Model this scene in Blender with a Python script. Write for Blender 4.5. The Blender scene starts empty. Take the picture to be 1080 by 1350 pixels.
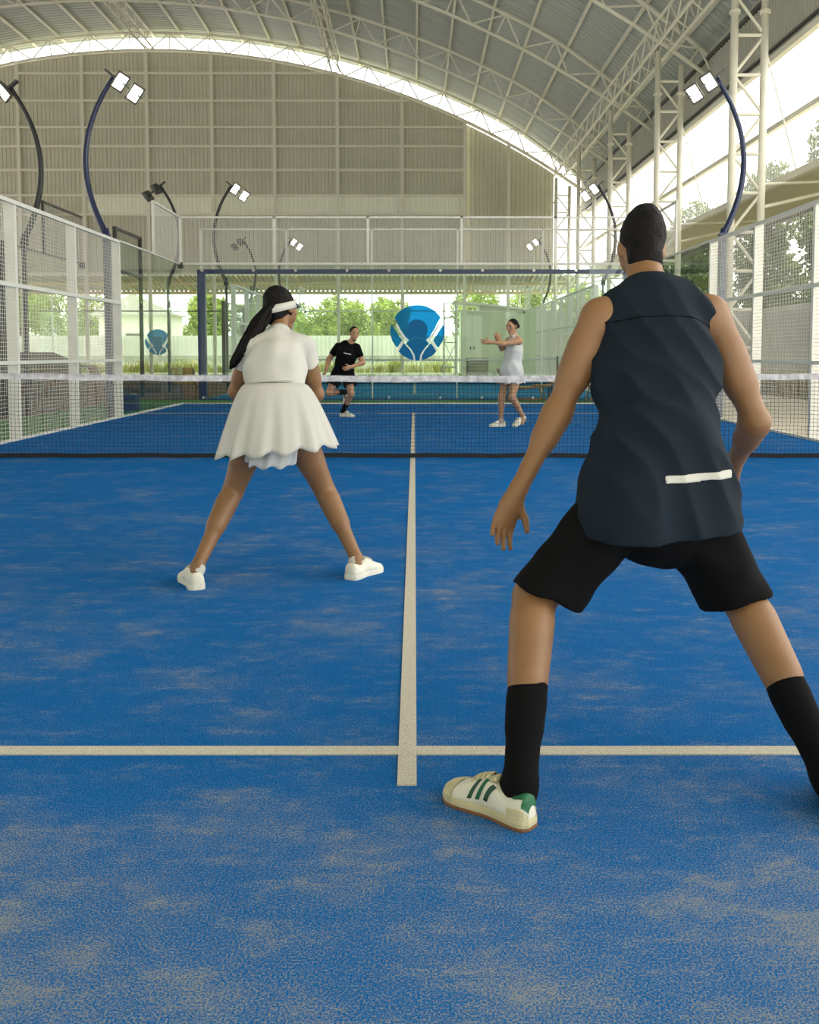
import bpy, math, random
import numpy as np
from mathutils import Vector, Matrix

random.seed(7)
rng = np.random.default_rng(7)
S = bpy.context.scene
COL = S.collection

# ------------------------------------------------------------------ camera, sky, exposure
CAM_H = 1.1024
cam_d = bpy.data.cameras.new('camera')
cam_d.sensor_fit = 'AUTO'
cam_d.sensor_width = 36.0
cam_d.lens = 36.0 * 1186.15 / 1350.0
cam_d.shift_x = -6.85 / 1350.0
cam_d.shift_y = -137.4 / 1350.0
cam_d.clip_start = 0.05
cam_d.clip_end = 500
cam = bpy.data.objects.new('camera', cam_d)
COL.objects.link(cam)
cam.location = (0, 0, CAM_H)
cam.rotation_euler = (math.radians(90 - 3.5024), 0, 0)
S.camera = cam

world = bpy.data.worlds.new('overcast_sky')
S.world = world
world.use_nodes = True
wn = world.node_tree
bg = wn.nodes['Background']
bg.inputs['Color'].default_value = (1.0, 0.985, 0.93, 1)
bg.inputs['Strength'].default_value = 4.0

sun_d = bpy.data.lights.new('hazy_sun', 'SUN')
sun_d.energy = 3.5
sun_d.angle = math.radians(8)
sun_d.color = (1.0, 0.96, 0.86)
sun = bpy.data.objects.new('hazy_sun', sun_d)
COL.objects.link(sun)
sun.rotation_euler = Vector((0.15, -0.25, 0.95)).to_track_quat('Z', 'Y').to_euler()

S.view_settings.view_transform = 'Standard'
S.view_settings.look = 'None'
S.view_settings.gamma = 1.0
S.view_settings.use_curve_mapping = False
S.view_settings.exposure = 0.0
S.cycles.max_bounces = 8
S.cycles.diffuse_bounces = 5
S.cycles.transparent_max_bounces = 40
S.cycles.caustics_reflective = False
S.cycles.caustics_refractive = False

# ------------------------------------------------------------------ materials
def new_mat(name):
    m = bpy.data.materials.new(name)
    m.use_nodes = True
    return m, m.node_tree, m.node_tree.nodes['Principled BSDF']

def mat(name, c, rough=0.6, metal=0.0, var=0.08, scale=6.0, bump=0.0, bscale=60.0, spec=0.5, sss=0.0, trans=0.0):
    """a plain surface with slight procedural variation in tone and fine relief"""
    m, t, b = new_mat(name)
    tc = t.nodes.new('ShaderNodeTexCoord')
    n = t.nodes.new('ShaderNodeTexNoise')
    n.inputs['Scale'].default_value = scale
    n.inputs['Detail'].default_value = 5
    t.links.new(tc.outputs['Object'], n.inputs['Vector'])
    r = t.nodes.new('ShaderNodeValToRGB')
    lo = [max(0, x * (1 - var)) for x in c]
    hi = [min(1, x * (1 + var)) for x in c]
    r.color_ramp.elements[0].position = 0.3
    r.color_ramp.elements[1].position = 0.7
    r.color_ramp.elements[0].color = (*lo, 1)
    r.color_ramp.elements[1].color = (*hi, 1)
    t.links.new(n.outputs['Fac'], r.inputs['Fac'])
    t.links.new(r.outputs['Color'], b.inputs['Base Color'])
    b.inputs['Roughness'].default_value = rough
    b.inputs['Metallic'].default_value = metal
    b.inputs['Specular IOR Level'].default_value = spec
    if sss:
        b.inputs['Subsurface Weight'].default_value = sss
        b.inputs['Subsurface Radius'].default_value = (0.02, 0.008, 0.004)
        b.inputs['Subsurface Scale'].default_value = 0.5
    if bump:
        n2 = t.nodes.new('ShaderNodeTexNoise')
        n2.inputs['Scale'].default_value = bscale
        n2.inputs['Detail'].default_value = 3
        t.links.new(tc.outputs['Object'], n2.inputs['Vector'])
        bp = t.nodes.new('ShaderNodeBump')
        bp.inputs['Strength'].default_value = bump
        bp.inputs['Distance'].default_value = 0.01
        t.links.new(n2.outputs['Fac'], bp.inputs['Height'])
        t.links.new(bp.outputs['Normal'], b.inputs['Normal'])
    if trans:
        out = t.nodes['Material Output']
        tr = t.nodes.new('ShaderNodeBsdfTranslucent')
        t.links.new(r.outputs['Color'], tr.inputs['Color'])
        mx = t.nodes.new('ShaderNodeMixShader')
        mx.inputs[0].default_value = trans
        t.links.new(b.outputs[0], mx.inputs[1])
        t.links.new(tr.outputs[0], mx.inputs[2])
        t.links.new(mx.outputs[0], out.inputs[0])
    return m

def glass_mat(name, tint, refl=1.0):
    m = bpy.data.materials.new(name)
    m.use_nodes = True
    t = m.node_tree
    t.nodes.clear()
    out = t.nodes.new('ShaderNodeOutputMaterial')
    tr = t.nodes.new('ShaderNodeBsdfTransparent')
    tr.inputs['Color'].default_value = (*tint, 1)
    gl = t.nodes.new('ShaderNodeBsdfGlossy')
    gl.inputs['Roughness'].default_value = 0.01
    gl.inputs['Color'].default_value = (0.9, 1, 0.94, 1)
    fr = t.nodes.new('ShaderNodeFresnel')
    fr.inputs['IOR'].default_value = 1.5
    mu = t.nodes.new('ShaderNodeMath')
    mu.operation = 'MULTIPLY'
    mu.inputs[1].default_value = refl
    geo = t.nodes.new('ShaderNodeNewGeometry')
    inv = t.nodes.new('ShaderNodeMath')
    inv.operation = 'SUBTRACT'
    inv.inputs[0].default_value = 1.0
    t.links.new(geo.outputs['Backfacing'], inv.inputs[1])
    m3 = t.nodes.new('ShaderNodeMath')
    m3.operation = 'MULTIPLY'
    mx = t.nodes.new('ShaderNodeMixShader')
    t.links.new(fr.outputs[0], mu.inputs[0])
    t.links.new(mu.outputs[0], m3.inputs[0])
    t.links.new(inv.outputs[0], m3.inputs[1])
    t.links.new(m3.outputs[0], mx.inputs[0])
    t.links.new(tr.outputs[0], mx.inputs[1])
    t.links.new(gl.outputs[0], mx.inputs[2])
    t.links.new(mx.outputs[0], out.inputs[0])
    return m

def film_mat(name, c, alpha):
    """coloured adhesive film on glass: part of the light passes through"""
    m = bpy.data.materials.new(name)
    m.use_nodes = True
    t = m.node_tree
    b = t.nodes['Principled BSDF']
    b.inputs['Base Color'].default_value = (*c, 1)
    b.inputs['Roughness'].default_value = 0.4
    tl = t.nodes.new('ShaderNodeBsdfTranslucent')
    tl.inputs['Color'].default_value = (*c, 1)
    m1 = t.nodes.new('ShaderNodeMixShader')
    m1.inputs[0].default_value = 0.5
    t.links.new(b.outputs[0], m1.inputs[1])
    t.links.new(tl.outputs[0], m1.inputs[2])
    tr = t.nodes.new('ShaderNodeBsdfTransparent')
    tr.inputs['Color'].default_value = (*[min(1, x * 1.6 + 0.05) for x in c], 1)
    mx = t.nodes.new('ShaderNodeMixShader')
    mx.inputs[0].default_value = alpha
    t.links.new(tr.outputs[0], mx.inputs[1])
    t.links.new(m1.outputs[0], mx.inputs[2])
    t.links.new(mx.outputs[0], t.nodes['Material Output'].inputs[0])
    return m

def emit_mat(name, c, s):
    m, t, b = new_mat(name)
    b.inputs['Base Color'].default_value = (*c, 1)
    b.inputs['Emission Color'].default_value = (*c, 1)
    b.inputs['Emission Strength'].default_value = s
    return m

def turf_mat(name, blue, sand, near_sand=True, amount=0.0):
    """short blue turf with sand brushed into it in drifts; grain is fine relief"""
    m, t, b = new_mat(name)
    N, L = t.nodes, t.links
    tc = N.new('ShaderNodeTexCoord')
    def noise(scale, detail, sx=1, sy=1, rough=0.5):
        mp = N.new('ShaderNodeMapping')
        mp.inputs['Scale'].default_value = (sx, sy, 1)
        L.new(tc.outputs['Object'], mp.inputs['Vector'])
        n = N.new('ShaderNodeTexNoise')
        n.inputs['Scale'].default_value = scale
        n.inputs['Detail'].default_value = detail
        n.inputs['Roughness'].default_value = rough
        L.new(mp.outputs[0], n.inputs['Vector'])
        return n.outputs['Fac']
    def math_(op, a, c, clamp=False):
        q = N.new('ShaderNodeMath')
        q.operation = op
        q.use_clamp = clamp
        for i, v in enumerate((a, c)):
            if isinstance(v, (int, float)):
                q.inputs[i].default_value = v
            else:
                L.new(v, q.inputs[i])
        return q.outputs[0]
    def rng_(v, a, c, lo, hi):
        q = N.new('ShaderNodeMapRange')
        q.interpolation_type = 'SMOOTHSTEP'
        for k, x in (('From Min', a), ('From Max', c), ('To Min', lo), ('To Max', hi)):
            q.inputs[k].default_value = x
        L.new(v, q.inputs['Value'])
        return q.outputs[0]
    patches = rng_(noise(1.9, 9, 0.9, 1.0, 0.74), 0.42, 0.74, 0.0, 0.36)
    streaks = rng_(noise(7.5, 8, 0.6, 1.5, 0.78), 0.47, 0.74, 0.0, 0.40)
    drift = math_('ADD', patches, streaks)
    if near_sand:
        sep = N.new('ShaderNodeSeparateXYZ')
        L.new(tc.outputs['Object'], sep.inputs[0])
        wob = math_('MULTIPLY', noise(1.1, 2), 1.2)
        yy = math_('ADD', sep.outputs['Y'], wob)
        drift = math_('ADD', drift, rng_(yy, 1.9, 3.2, 0.25, 0.0))
        drift = math_('SUBTRACT', drift, rng_(yy, 4.5, 9.0, 0.0, 0.10))
    drift = math_('ADD', drift, amount)
    grain = rng_(noise(225, 4, 1, 1, 0.8), 0.30, 0.70, 0.0, 1.0)
    mask = math_('SUBTRACT', math_('ADD', drift, 0.10), math_('SUBTRACT', 1.0, grain))
    mask = rng_(mask, -0.22, 0.28, 0.0, 1.0)
    tone = N.new('ShaderNodeMix')
    tone.data_type = 'RGBA'
    tone.inputs[6].default_value = (*[x * 0.62 for x in blue], 1)
    tone.inputs[7].default_value = (*[x * 1.25 for x in blue], 1)
    L.new(noise(150, 3), tone.inputs[0])
    mx = N.new('ShaderNodeMix')
    mx.data_type = 'RGBA'
    L.new(mask, mx.inputs[0])
    L.new(tone.outputs[2], mx.inputs[6])
    mx.inputs[7].default_value = (*sand, 1)
    L.new(mx.outputs[2], b.inputs['Base Color'])
    b.inputs['Roughness'].default_value = 0.9
    b.inputs['Specular IOR Level'].default_value = 0.04
    bp = N.new('ShaderNodeBump')
    bp.inputs['Strength'].default_value = 0.5
    bp.inputs['Distance'].default_value = 0.004
    L.new(grain, bp.inputs['Height'])
    L.new(bp.outputs['Normal'], b.inputs['Normal'])
    return m

M = {}
M['turf'] = turf_mat('blue_turf', (0.0015, 0.145, 0.46), (0.29, 0.32, 0.325))
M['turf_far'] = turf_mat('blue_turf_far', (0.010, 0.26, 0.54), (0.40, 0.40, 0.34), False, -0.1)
M['line'] = mat('line_paint', (0.62, 0.58, 0.47), 0.9, var=0.14, scale=160, bump=0.6, bscale=200)
M['grass'] = mat('green_turf', (0.06, 0.21, 0.03), 0.9, var=0.5, scale=40, bump=0.6, bscale=90)
M['concrete'] = mat('concrete', (0.55, 0.48, 0.36), 0.9, var=0.12, scale=3)
M['soil'] = mat('brown_soil', (0.20, 0.12, 0.075), 0.95, var=0.45, scale=5, bump=0.8, bscale=14)
M['outside'] = mat('outside_ground', (0.36, 0.36, 0.20), 0.95, var=0.3, scale=1.2)
M['white_steel'] = mat('white_steel', (0.82, 0.79, 0.67), 0.45, var=0.05, scale=4)
M['fence_white'] = mat('fence_white', (0.76, 0.75, 0.68), 0.4, var=0.05, scale=4)
M['wire_white'] = mat('wire_white', (0.80, 0.78, 0.71), 0.45, var=0.04)
M['navy'] = mat('navy_steel', (0.012, 0.022, 0.11), 0.35, var=0.1)
M['pole_navy'] = mat('pole_navy', (0.010, 0.020, 0.075), 0.3, var=0.1)
M['black_steel'] = mat('black_steel', (0.02, 0.02, 0.022), 0.4, var=0.2)
M['dark_grey'] = mat('dark_grey', (0.07, 0.07, 0.065), 0.5, var=0.2)
M['steel'] = mat('stainless', (0.55, 0.55, 0.55), 0.3, 0.9, var=0.05)
M['cladding'] = mat('cladding', (0.63, 0.615, 0.49), 0.55, var=0.05, scale=0.8)
M['cladding_pale'] = mat('cladding_pale', (0.68, 0.68, 0.56), 0.5, var=0.04, scale=0.8, trans=0.06)
M['roof'] = mat('roof_sheet', (0.43, 0.45, 0.42), 0.5, var=0.06, scale=0.6)
M['side_clad'] = mat('side_cladding', (0.50, 0.49, 0.42), 0.5, var=0.05, scale=0.8)
M['clear_sheet'] = film_mat('clear_sheet', (0.70, 0.72, 0.70), 0.28)
M['canopy'] = mat('canopy', (0.62, 0.58, 0.44), 0.6, var=0.05)
M['beam_cream'] = mat('beam_cream', (0.72, 0.62, 0.40), 0.6, var=0.05)
M['fence_sheet'] = mat('fence_sheet', (0.86, 0.87, 0.84), 0.5, var=0.04, scale=1)
M['fence_grey'] = mat('fence_grey', (0.50, 0.50, 0.46), 0.5, var=0.08, scale=1)
M['glass'] = glass_mat('court_glass', (0.955, 0.99, 0.967))
M['glass_edge'] = mat('glass_edge', (0.30, 0.55, 0.45), 0.2)
M['net'] = mat('net_cord', (0.012, 0.016, 0.028), 0.7)
M['net_tape'] = mat('net_tape', (0.66, 0.64, 0.66), 0.8, var=0.35, scale=14)
M['net_band'] = mat('net_band', (0.012, 0.012, 0.014), 0.8)
M['wood'] = mat('brown_wood', (0.20, 0.115, 0.05), 0.6, var=0.3, scale=12)
M['wood_gold'] = mat('golden_wood', (0.46, 0.27, 0.075), 0.55, var=0.25, scale=10)
M['rust'] = mat('dark_wood', (0.075, 0.045, 0.03), 0.7, var=0.3, scale=9)
M['lens'] = emit_mat('flood_lens', (1, 0.93, 0.74), 16)
M['leaf'] = mat('leaf_green', (0.29, 0.37, 0.085), 0.6, var=0.5, scale=1.4, trans=0.35)
M['leaf_dark'] = mat('leaf_dark', (0.12, 0.165, 0.045), 0.6, var=0.55, scale=1.2, trans=0.25)
M['leaf_olive'] = mat('leaf_yellow', (0.42, 0.42, 0.09), 0.7, var=0.4, scale=3, trans=0.3)
M['leaf_dry'] = mat('leaf_dry', (0.34, 0.30, 0.13), 0.8, var=0.4, scale=3, trans=0.2)
M['bark'] = mat('bark', (0.13, 0.095, 0.06), 0.9, var=0.3, scale=8)
M['booth'] = mat('booth_wall', (0.60, 0.67, 0.54), 0.6, var=0.04)
M['white_paint'] = mat('white_paint', (0.88, 0.88, 0.85), 0.5, var=0.03)
M['roof_grey'] = mat('house_roof', (0.52, 0.53, 0.50), 0.7, var=0.08)
M['film'] = film_mat('blue_film', (0.008, 0.36, 0.62), 0.62)
M['film_dark'] = film_mat('deep_blue_film', (0.0, 0.29, 0.62), 0.94)
M['film_pale'] = film_mat('pale_blue_film', (0.03, 0.48, 0.75), 0.9)
M['film_white'] = mat('white_film', (0.86, 0.90, 0.88), 0.5, var=0.02)
M['skin'] = mat('skin', (0.245, 0.122, 0.049), 0.5, var=0.10, scale=9, bump=0.08, bscale=120, sss=0.08)
M['skin_fair'] = mat('skin_fair', (0.46, 0.25, 0.14), 0.5, var=0.10, scale=9, bump=0.08, bscale=120, sss=0.08)
M['hair'] = mat('black_hair', (0.006, 0.005, 0.005), 0.65, var=0.5, scale=30, bump=0.5, bscale=90, spec=0.15)
M['navy_cloth'] = mat('navy_cloth', (0.0062, 0.0125, 0.021), 0.85, var=0.15, scale=5, bump=0.25, bscale=300, spec=0.2)
M['black_cloth'] = mat('black_cloth', (0.003, 0.003, 0.0035), 0.9, var=0.2, scale=5, bump=0.2, bscale=300, spec=0.15)
M['white_cloth'] = mat('white_cloth', (0.56, 0.55, 0.50), 0.9, var=0.04, scale=5, bump=0.2, bscale=300, spec=0.2)
M['pale_cloth'] = mat('pale_cloth', (0.60, 0.62, 0.625), 0.9, var=0.04, scale=5, bump=0.2, bscale=300, spec=0.2)
M['shoe_white'] = mat('shoe_white', (0.74, 0.72, 0.60), 0.6, var=0.06, scale=20, bump=0.1, bscale=200)
M['shoe_cream'] = mat('shoe_cream', (0.60, 0.54, 0.32), 0.7, var=0.10, scale=20, bump=0.15, bscale=200)
M['sole_gum'] = mat('sole_gum', (0.20, 0.09, 0.035), 0.6, var=0.1, scale=20)
M['shoe_green'] = mat('shoe_green', (0.010, 0.115, 0.045), 0.6, var=0.1, scale=20)
M['shoe_green_dark'] = mat('shoe_green_dark', (0.018, 0.07, 0.038), 0.6, var=0.1, scale=20)
M['eye'] = mat('eye_dark', (0.02, 0.012, 0.01), 0.2)
M['lips'] = mat('lips', (0.40, 0.10, 0.08), 0.5)
M['teeth'] = mat('teeth', (0.85, 0.82, 0.75), 0.4)

# ------------------------------------------------------------------ mesh helpers
def V(*a):
    return np.array(a, dtype=float)
def unit(v):
    v = np.asarray(v, float)
    return v / (np.linalg.norm(v) + 1e-12)
def perp(d):
    d = unit(d)
    a = V(0, 0, 1) if abs(d[2]) < 0.9 else V(1, 0, 0)
    x = unit(np.cross(a, d))
    return x, np.cross(d, x)

def wloc(o):
    p = V(0, 0, 0)
    while o is not None:
        p = p + V(*o.location)
        o = o.parent
    return p

def mesh_obj(name, verts, faces, m, parent=None, smooth=False, bevel=0.0):
    off = wloc(parent) if parent is not None else V(0, 0, 0)
    me = bpy.data.meshes.new(name)
    v = (np.asarray(verts, float).reshape(-1, 3) - off)
    me.from_pydata(v.tolist(), [], [tuple(int(i) for i in f) for f in faces])
    me.materials.append(m)
    if smooth:
        me.polygons.foreach_set('use_smooth', [True] * len(me.polygons))
    me.update()
    o = bpy.data.objects.new(name, me)
    COL.objects.link(o)
    o.parent = parent
    if bevel:
        b = o.modifiers.new('bevel', 'BEVEL')
        b.width = bevel
        b.segments = 2
    return o

class MB:
    def __init__(self):
        self.v, self.f = [], []
    def add(self, verts, faces):
        n = len(self.v)
        self.v.extend([tuple(map(float, p)) for p in verts])
        self.f.extend([tuple(i + n for i in f) for f in faces])
        return self
    def box(self, x0, y0, z0, x1, y1, z1):
        x0, x1 = min(x0, x1), max(x0, x1)
        y0, y1 = min(y0, y1), max(y0, y1)
        z0, z1 = min(z0, z1), max(z0, z1)
        v = [(x0, y0, z0), (x1, y0, z0), (x1, y1, z0), (x0, y1, z0), (x0, y0, z1), (x1, y0, z1), (x1, y1, z1), (x0, y1, z1)]
        f = [(0, 3, 2, 1), (4, 5, 6, 7), (0, 1, 5, 4), (1, 2, 6, 5), (2, 3, 7, 6), (3, 0, 4, 7)]
        return self.add(v, f)
    def bar(self, a, b, w, h=None, up=(0, 0, 1)):
        """rectangular bar from a to b; w across, h along up"""
        a, b = np.asarray(a, float), np.asarray(b, float)
        h = w if h is None else h
        d = unit(b - a)
        u = np.asarray(up, float)
        if abs(np.dot(u, d)) > 0.98:
            u = V(0, 1, 0) if abs(d[1]) < 0.9 else V(1, 0, 0)
        s = unit(np.cross(d, u))
        u = np.cross(s, d)
        v = []
        for p in (a, b):
            for i, j in ((-1, -1), (1, -1), (1, 1), (-1, 1)):
                v.append(p + s * i * w / 2 + u * j * h / 2)
        f = [(0, 1, 2, 3), (7, 6, 5, 4), (0, 4, 5, 1), (1, 5, 6, 2), (2, 6, 7, 3), (3, 7, 4, 0)]
        return self.add(v, f)
    def cyl(self, a, b, r, n=10, r2=None):
        return self.tube([a, b], [r, r if r2 is None else r2], n)
    def tube(self, pts, r, n=10):
        pts = [np.asarray(p, float) for p in pts]
        k = len(pts)
        rs = r if isinstance(r, (list, tuple, np.ndarray)) else [r] * k
        x, y = perp(pts[1] - pts[0])
        v = []
        for i, p in enumerate(pts):
            d = unit(pts[min(i + 1, k - 1)] - pts[max(i - 1, 0)])
            x = unit(x - d * np.dot(x, d))
            y = np.cross(d, x)
            for q in range(n):
                a = 2 * math.pi * q / n
                v.append(p + rs[i] * (x * math.cos(a) + y * math.sin(a)))
        f = []
        for i in range(k - 1):
            for q in range(n):
                q2 = (q + 1) % n
                f.append((i * n + q, i * n + q2, (i + 1) * n + q2, (i + 1) * n + q))
        f.append(tuple(range(n - 1, -1, -1)))
        f.append(tuple((k - 1) * n + q for q in range(n)))
        return self.add(v, f)
    def loft(self, rings, cap=True, closed=True):
        n = len(rings[0])
        v = [p for r in rings for p in r]
        f = []
        for i in range(len(rings) - 1):
            for q in range(n if closed else n - 1):
                q2 = (q + 1) % n
                f.append((i * n + q, i * n + q2, (i + 1) * n + q2, (i + 1) * n + q))
        if cap and closed:
            f.append(tuple(range(n - 1, -1, -1)))
            f.append(tuple((len(rings) - 1) * n + q for q in range(n)))
        return self.add(v, f)
    def build(self, name, m, parent=None, smooth=False, bevel=0.0):
        return mesh_obj(name, self.v, self.f, m, parent, smooth, bevel)

def thing(name, label, cat, loc=(0, 0, 0), group=None):
    o = bpy.data.objects.new(name, None)
    o.empty_display_size = 0.2
    COL.objects.link(o)
    o.location = loc
    o['label'] = label
    o['category'] = cat
    if group:
        o['group'] = group
    return o
def tag(o, label, cat, group=None):
    o['label'] = label
    o['category'] = cat
    if group:
        o['group'] = group
    return o
def struct(o):
    o['kind'] = 'structure'
    return o
def stuff(o):
    o['kind'] = 'stuff'
    return o
def copy_tree(o, parent=None, label=None, group=None):
    c = o.copy()
    COL.objects.link(c)
    c.parent = parent
    if label:
        c['label'] = label
    if group:
        c['group'] = group
    for ch in list(o.children):
        copy_tree(ch, c)
    return c

UNIT = {}
def unit_mesh(kind, m):
    key = (kind, m.name)
    if key not in UNIT:
        b = MB()
        if kind == 'cyl':
            b.cyl((0, 0, 0), (0, 0, 1), 1.0, 8)
        else:
            b.box(-.5, -.5, 0, .5, .5, 1)
        me = bpy.data.meshes.new(kind)
        me.from_pydata(b.v, [], b.f)
        me.materials.append(m)
        if kind == 'cyl':
            me.polygons.foreach_set('use_smooth', [len(p.vertices) == 4 for p in me.polygons])
        UNIT[key] = me
    return UNIT[key]
def rod(name, a, b, r, m, parent, kind='cyl'):
    """one bar as an object of its own, sharing its mesh with every other bar"""
    a, b = np.asarray(a, float), np.asarray(b, float)
    o = bpy.data.objects.new(name, unit_mesh(kind, m))
    COL.objects.link(o)
    d = b - a
    o.parent = parent
    o.location = a - wloc(parent)
    o.rotation_mode = 'QUATERNION'
    o.rotation_quaternion = Vector(d).to_track_quat('Z', 'Y')
    o.scale = (r, r, np.linalg.norm(d)) if kind == 'cyl' else (r * 2, r * 2, np.linalg.norm(d))
    return o

NET_Y = 9.381
Y0, Y1 = NET_Y - 10, NET_Y + 10           # the near court
F0, F1 = 21.25, 41.25                     # the far court
END_Y = 45.6

# ------------------------------------------------------------------ ground
def slab(name, x0, y0, x1, y1, z0, z1, m):
    return struct(MB().box(x0, y0, z0, x1, y1, z1).build(name, m))
slab('floor', -5.05, Y0 - .05, 5.05, Y1 + .05, -0.06, 0.0, M['turf'])
FLOOR = bpy.data.objects['floor']
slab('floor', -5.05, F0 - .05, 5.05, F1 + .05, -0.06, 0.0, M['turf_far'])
slab('floor', -6.85, Y0 - 3, -5.05, F0 + .3, -0.08, -0.012, M['grass'])
slab('floor', -5.05, Y1 + .05, 5.05, F0 - .05, -0.08, -0.012, M['grass'])
slab('floor', -34, F0 + .3, -5.05, 46.2, -0.08, -0.012, M['soil'])
slab('floor', -34, Y0 - 3, -6.85, F0 + .3, -0.08, -0.012, M['soil'])
slab('floor', 5.05, Y0 - 3, 12.0, 46.2, -0.08, -0.012, M['concrete'])
slab('floor', -5.05, F1 + .05, 5.05, 46.2, -0.08, -0.012, M['outside'])
slab('floor', -70, 46.2, 50, 110, -0.10, -0.02, M['outside'])
slab('floor', 12.0, Y0 - 3, 50, 46.2, -0.10, -0.02, M['outside'])

def line(name, x0, y0, x1, y1, parent):
    return MB().box(x0, y0, -0.01, x1, y1, 0.004).build(name, M['line'], parent)
line('centre_line', -0.045, NET_Y - 7.15, 0.005, NET_Y - 0.02, FLOOR)
line('centre_line', -0.045, NET_Y + 0.02, 0.005, NET_Y + 7.15, FLOOR)
line('service_line', -5, NET_Y - 6.975, -0.045, NET_Y - 6.925, FLOOR)
line('service_line', 0.005, NET_Y - 6.975, 5, NET_Y - 6.925, FLOOR)
line('service_line', -5, NET_Y + 6.925, 5, NET_Y + 6.975, FLOOR)
FARF = bpy.data.objects['floor.001']
FNET = F0 + 10
line('service_line', -5, FNET - 6.975, 5, FNET - 6.925, FARF)
line('centre_line', -0.03, FNET - 7.15, 0.03, FNET + 7.15, FARF)
line('service_line', -5, FNET + 6.925, 5, FNET + 6.975, FARF)

# ------------------------------------------------------------------ roof: curved sheets, purlins, trusses, girders
RCX, RCZ, RB = -13.1, -21.06, 37.1        # circle of the bottom chords
TRUSS_Y = [20.3, 26.6, 32.9, 39.2, 45.45]
EAVE_X = 8.75
def depth_at(x):
    t = min(1, max(0, (x - 4.5) / 4.2))
    t2 = min(1, max(0, (2 * RCX - x - 4.5) / 4.2))
    return 0.82 - 0.40 * max(t, t2)
def arch(x, extra=0.0):
    return RCZ + math.sqrt((RB + extra) ** 2 - (x - RCX) ** 2)
ANG1 = math.asin((EAVE_X - RCX) / RB)
def arch_pts(n, off, a0=-ANG1, a1=ANG1):
    out = []
    for i in range(n + 1):
        a = a0 + (a1 - a0) * i / n
        x = RCX + RB * math.sin(a)
        e = off(x) if callable(off) else off
        out.append((RCX + (RB + e) * math.sin(a), RCZ + (RB + e) * math.cos(a)))
    return out

roof = struct(thing('ceiling', '', '', (RCX, 20, 0)))
del roof['label'], roof['category']
SW = 0.90
prof = [(0, 0), (.10, 0), (.125, .03), (.165, .03), (.19, 0), (.40, 0), (.425, .03), (.465, .03), (.49, 0), (.70, 0), (.725, .03), (.765, .03), (.79, 0), (.915, 0), (.915, -.012)]
ap = arch_pts(60, lambda x: depth_at(x) + 0.16)
sv, sf = [], []
for (x, z) in ap:
    nx, nz = unit(V(x - RCX, z - RCZ))
    for (dy, h) in prof:
        sv.append((x + nx * h - RCX, dy, z + nz * h))
np_ = len(prof)
for i in range(len(ap) - 1):
    for j in range(np_ - 1):
        sf.append((i * np_ + j, i * np_ + j + 1, (i + 1) * np_ + j + 1, (i + 1) * np_ + j))
sheet = bpy.data.meshes.new('roof_sheet')
sheet.from_pydata(sv, [], sf)
sheet.materials.append(M['roof'])
y = -9.2
while y < 46.4:
    o = bpy.data.objects.new('roof_sheet', sheet)
    COL.objects.link(o)
    o.parent = roof
    o.location = (0, y - 20, 0)
    y += SW
for i, (x, z) in enumerate(arch_pts(32, lambda x: depth_at(x) + 0.10)):
    rod('purlin', (x, -2, z), (x, 46.4, z), 0.045, M['white_steel'], roof, 'box')

ordinal = ['first truss in front of', 'second', 'third', 'fourth', 'fifth']
tl = {45.45: 'arched white roof truss standing on the corrugated end wall, daylight shining through its webs',
      39.2: 'arched white roof truss one bay in front of the corrugated end wall',
      32.9: 'arched white roof truss two bays in front of the corrugated end wall',
      26.6: 'arched white roof truss three bays in front of the end wall, at the top edge',
      20.3: 'arched white roof truss on the nearest lattice column, just above the picture'}
for ty in TRUSS_Y:
    if ty < 26:
        continue
    t = thing('roof_truss', tl[ty], 'roof truss', (RCX, ty, arch(RCX)))
    n = 48
    lo = arch_pts(n, 0.0)
    up = arch_pts(n, depth_at)
    MB().tube([(x, ty, z) for x, z in lo], 0.06, 8).build('bottom_chord', M['white_steel'], t, True)
    MB().tube([(x, ty, z) for x, z in up], 0.06, 8).build('top_chord', M['white_steel'], t, True)
    for i in range(0, n):
        a, b = (lo, up) if i % 2 == 0 else (up, lo)
        if lo[i + 1][0] < -27:
            continue
        rod('web_brace', (a[i][0], ty, a[i][1]), (b[i + 1][0], ty, b[i + 1][1]), 0.032, M['white_steel'], t)
        if i % 2 == 0:
            rod('web_post', (up[i + 1][0], ty, up[i + 1][1]), (lo[i + 1][0], ty, lo[i + 1][1]), 0.028, M['white_steel'], t)

def lattice_girder(name, label, x, z0, z1, ya, yb, step, w=0.5):
    """box lattice running along the hall: four chords, zigzag bars on two sides"""
    t = thing(name, label, 'girder', (x, ya, z0))
    for dx in (-w / 2, w / 2):
        for z in (z0, z1):
            rod('chord', (x + dx, ya, z), (x + dx, yb, z), 0.042, M['white_steel'], t)
    n = int((yb - ya) / step)
    for i in range(n):
        y = ya + i * step
        a, b = (z0, z1) if i % 2 == 0 else (z1, z0)
        for dx in (-w / 2, w / 2):
            rod('lattice_bar', (x + dx, y, a), (x + dx, y + step, b), 0.022, M['white_steel'], t)
        if i % 2 == 0:
            rod('lattice_tie', (x - w / 2, y, z0), (x + w / 2, y + step, z0), 0.02, M['white_steel'], t)
    return t
lattice_girder('eave_girder', 'white lattice girder along the tops of the right hand columns', 7.1, 9.78, 10.45, 14.0, 45.4, 0.63, 0.5)
lattice_girder('ridge_girder', 'white lattice girder running along the crown of the roof', -13.1, 16.1, 16.75, 24, 45.4, 0.63, 0.4)
lattice_girder('roof_girder', 'white lattice girder along the roof halfway between crown and columns', -3.9, 14.95, 15.6, 24, 45.4, 0.63, 0.4)

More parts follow.
